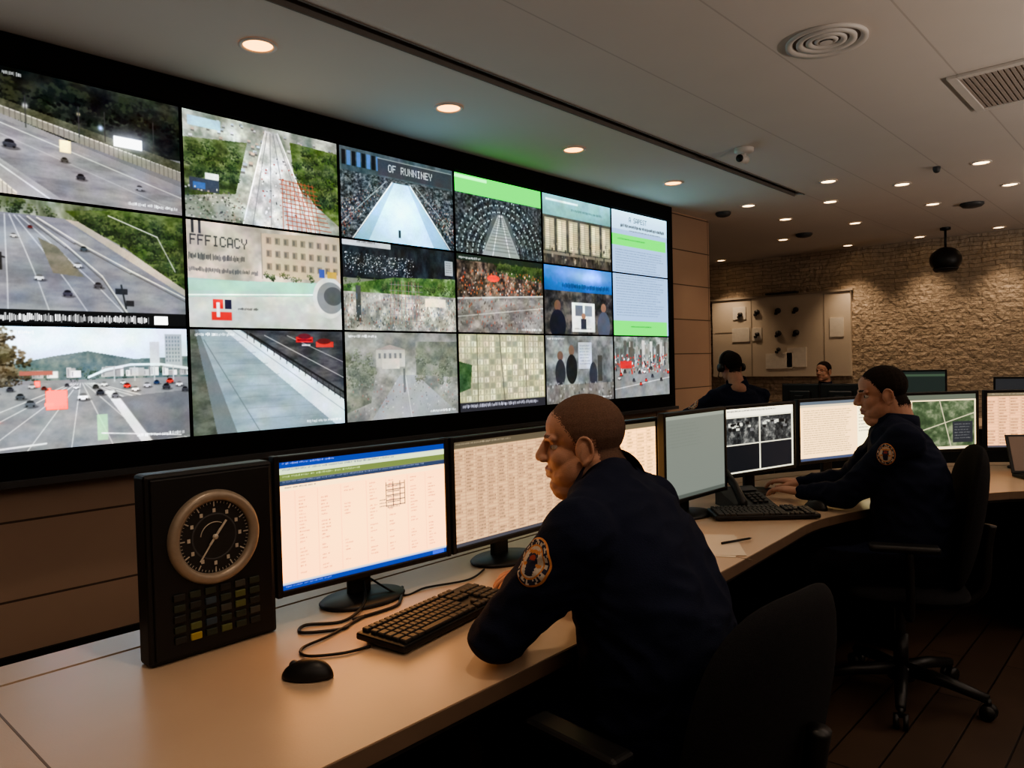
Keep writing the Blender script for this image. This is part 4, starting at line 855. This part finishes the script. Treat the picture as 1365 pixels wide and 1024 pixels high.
# ---------------------------------------------------------------- keyboards, mouse, cables, phone, laptop, paper
def keyboard(c,an,L=.45,Dp=.15):
    g=group('keyboard',(c[0],c[1],.7505),an); b=MB()
    T=Matrix.Translation((0,0,.006))@Matrix.Rotation(math.radians(3),4,'X')
    b.box((0,0,.011),(L,Dp,.018),0,.005,T); 
    kw=.0185
    for r in range(6):
        y=Dp/2-.016-r*.0225-(.004 if r else 0); x=-L/2+.012
        seq=[1]*15 if r<5 else [1.4,1.2,1.3,5.8,1.3,1.2,1.2,1.6]
        if r in(2,3,4): seq=[1.5]+[1]*12+[1.5]
        for k in seq:
            w=kw*k; b.box((x+w/2,y,.024),(w-.003,.0185,.009),1,.002,T,1); x+=w
        x+=.008
        for k in range(3):
            if not(r==4 and k!=1) and r!=3: b.box((x+kw*(k+.5),y,.024),(kw-.003,.0185,.009),1,.002,T,1)
        x+=3*kw+.008
        if r>0:
            for k in range(4):
                if x+kw*(k+1)<L/2-.004: b.box((x+kw*(k+.5),y,.024),(kw-.003,.0185,.009),1,.002,T,1)
    for s in(-1,1): b.box((s*L*.4,Dp*.4,.0065),(.03,.02,.012),0)
    b.obj('body_and_keys',[M_black,M_key],g)
keyboard((1.262,1.425),math.radians(10)); keyboard((2.92,1.31),math.radians(-48),.42,.14); keyboard((3.62,1.22),math.radians(-15),.42,.14)
def mouse(x,y,an):
    g=group('computer_mouse',(x,y,.7505),an); b=MB()
    bm=bmesh.new(); bmesh.ops.create_uvsphere(bm,u_segments=32,v_segments=20,radius=1)
    for v in bm.verts:
        z=v.co.z; v.co=Vector((v.co.x*.032*(1+.12*v.co.y),v.co.y*.056,(max(z,-.0)*.037)*(1-.18*v.co.y) if z>0 else z*.002))
    b.bm(bm,0,True,Matrix.Translation((0,0,.002))); b.cyl((-.004,.030,.026),(.004,.030,.026),.009,None,1); b.obj('shell',[M_black,M_grey],g)
    return g
mouse(.852,1.385,math.radians(35))
mouse(3.2,1.2,math.radians(-20))
def cable(pts,r=.0032): MB().tube(catmull(pts,10),r,0,8).obj('power_cable',[M_cable])
z=.7548
cable([(1.25,1.73,.80),(1.20,1.66,.765),(1.10,1.61,z),(1.02,1.66,z),(.985,1.62,z),(1.06,1.565,z),(1.10,1.58,z),(1.16,1.60,z)],.004)
cable([(1.15,1.60,z),(1.02,1.55,z),(.93,1.53,z),(.91,1.48,z),(.97,1.43,z),(1.035,1.415,z)],.0035)
cable([(1.28,1.74,.80),(1.33,1.66,z),(1.42,1.66,z),(1.55,1.62,z),(1.66,1.66,z)],.003)
cable([(1.12,1.60,z),(1.2,1.595,z),(1.26,1.60,z),(1.30,1.63,z),(1.38,1.72,z)],.0045)
g=group('desk_telephone',(3.08,1.46,.7505),math.radians(-35)); b=MB()
b.add([(-.09,-.1,0),(.09,-.1,0),(.09,.1,0),(-.09,.1,0),(-.09,-.1,.02),(.09,-.1,.02),(.09,.1,.075),(-.09,.1,.075)],[[0,3,2,1],[4,5,6,7],[0,1,5,4],[1,2,6,5],[2,3,7,6],[3,0,4,7]],0)
sl=math.atan2(.055,.2); T=Matrix.Translation((.02,0,.049))@Matrix.Rotation(sl,4,'X')
for r in range(4):
    for k in range(3): b.box((-.01+.026*k,-.065+.024*r,.003),(.018,.015,.008),1,.002,T,1)
b.box((.015,.06,.003),(.09,.04,.004),2,.001,T)
T=Matrix.Translation((-.062,0,.075))@Matrix.Rotation(sl+.35,4,'X'); b.tube([T@Vector(p) for p in [(0,-.11,.0),(0,-.09,.022),(0,0,.035),(0,.09,.022),(0,.11,.0)]],[.022,.02,.016,.02,.024],0,14)
b.obj('base_and_handset',[M_black,M_key,M_grey],g)
g=group('laptop',(4.62,.52,.7505),math.radians(-52)); b=MB(); b.box((0,0,.009),(.33,.22,.016),0,.004); b.box((0,.01,.018),(.29,.12,.003),1); T=Matrix.Translation((0,.11,.018))@Matrix.Rotation(math.radians(-18),4,'X'); b.box((0,0,.1),(.33,.008,.205),0,.003,T); b.box((0,-.005,.1),(.3,.002,.18),2,0,T); b.obj('base_and_lid',[M_black,M_key,emis('laptop_display',(110,90,76),.3)],g)
b=MB(); b.box((0,0,.001),(.21,.297,.0015),0); b.box((.015,.01,.0022),(.21,.297,.001),0,0,Matrix.Rotation(.15,4,'Z')); b.obj('paper_sheets',[M_paper],None,(2.36,1.27,.7502),math.radians(-65))
b=MB(); b.cyl((-.07,0,.004),(.06,0,.004),.004,None,0,10); b.cyl((.06,0,.004),(.072,0,.004),.004,.0008,1,10); b.obj('pen',[M_black,M_chrome],None,(2.46,1.20,.754),math.radians(-20))
# ---------------------------------------------------------------- office chairs
def chair(x,y,an,arms=True,hback=.27,zb=.72,hw=.235):
    g=group('office_chair',(x,y,0),an)   # faces +Y
    MB().pillow(.245,.235,.04,3.4,mi=0,M=Matrix.Translation((0,0,.46))@Matrix.Rotation(math.radians(90),4,'X')).obj('seat',[M_fabric],g)
    T=Matrix.Translation((0,-.255,zb))@Matrix.Rotation(math.radians(10),4,'X')
    MB().pillow(hw,hback,.032,2.9,cx=.9,cz=.25,mi=0,M=T,taper=.06).obj('backrest',[M_fabric],g)
    b=MB(); b.tube(catmull([(0,-.02,.41),(0,-.2,.40),(0,-.29,.47),(0,-.305,.62),(0,-.32,.72)],6),.022,0,12); b.box((0,0,.405),(.2,.22,.035),0,.008)
    b.cyl((0,0,.40),(0,0,.24),.018,None,1); b.cyl((0,0,.26),(0,0,.09),.028,None,0)
    b.obj('mechanism',[M_black,M_grey],g)
    b=MB()
    b.cyl((0,0,.13),(0,0,.075),.045,.05,0)
    for k in range(5):
        a=2*math.pi*k/5+.5; u=Vector((math.cos(a),math.sin(a),0)); b.tube([u*.03+Vector((0,0,.115)),u*.17+Vector((0,0,.105)),u*.31+Vector((0,0,.078))],[.028,.024,.018],0,10)
        w=u*.31; b.cyl(w+Vector((0,0,.08)),w+Vector((0,0,.045)),.01,None,0)
        s=Vector((-u.y,u.x,0))
        for q in(-1,1): b.cyl(w+s*q*.008+Vector((0,0,.03)),w+s*q*.026+Vector((0,0,.03)),.029,.027,0,18)
    b.obj('star_base',[M_black],g)
    if arms:
        b=MB()
        for s in(-1,1):
            b.tube(catmull([(s*.19,0,.41),(s*.27,.0,.41),(s*.29,-.0,.5),(s*.285,.0,.665)],6),.016,0,10); b.box((s*.285,.02,.675),(.065,.24,.028),0,.012,None,3)
        b.obj('armrests',[M_black],g)
    return g
chair(1.40,.83,math.radians(-6),True,.265,.70,.25)
chair(3.30,.90,math.radians(22),True,.29,.745)
chair(5.13,2.43,math.radians(-30),False)
chair(9.3,3.32,math.radians(90),False)
# ---------------------------------------------------------------- world, camera
w=bpy.data.worlds.new('w'); sc.world=w; w.use_nodes=True; w.node_tree.nodes['Background'].inputs[0].default_value=(.02,.018,.016,1)
yaw=math.radians(42.5); th=.027; r=.025
Rv=Vector((math.sin(yaw),-math.cos(yaw),0)); F0=Vector((math.cos(yaw),math.sin(yaw),0)); Fv=F0*math.cos(th)-Vector((0,0,math.sin(th))); Uv=F0*math.sin(th)+Vector((0,0,math.cos(th)))
Xc=Rv*math.cos(r)-Uv*math.sin(r); Yc=Uv*math.cos(r)+Rv*math.sin(r)
cam=bpy.data.cameras.new('camera'); cam.sensor_width=36; cam.lens=36*1000/1365; cam.clip_start=.05
co=bpy.data.objects.new('camera',cam); COL.objects.link(co); Zc=-Fv
co.matrix_world=Matrix(((Xc.x,Yc.x,Zc.x,0),(Xc.y,Yc.y,Zc.y,0),(Xc.z,Yc.z,Zc.z,1.4),(0,0,0,1)))
sc.camera=co
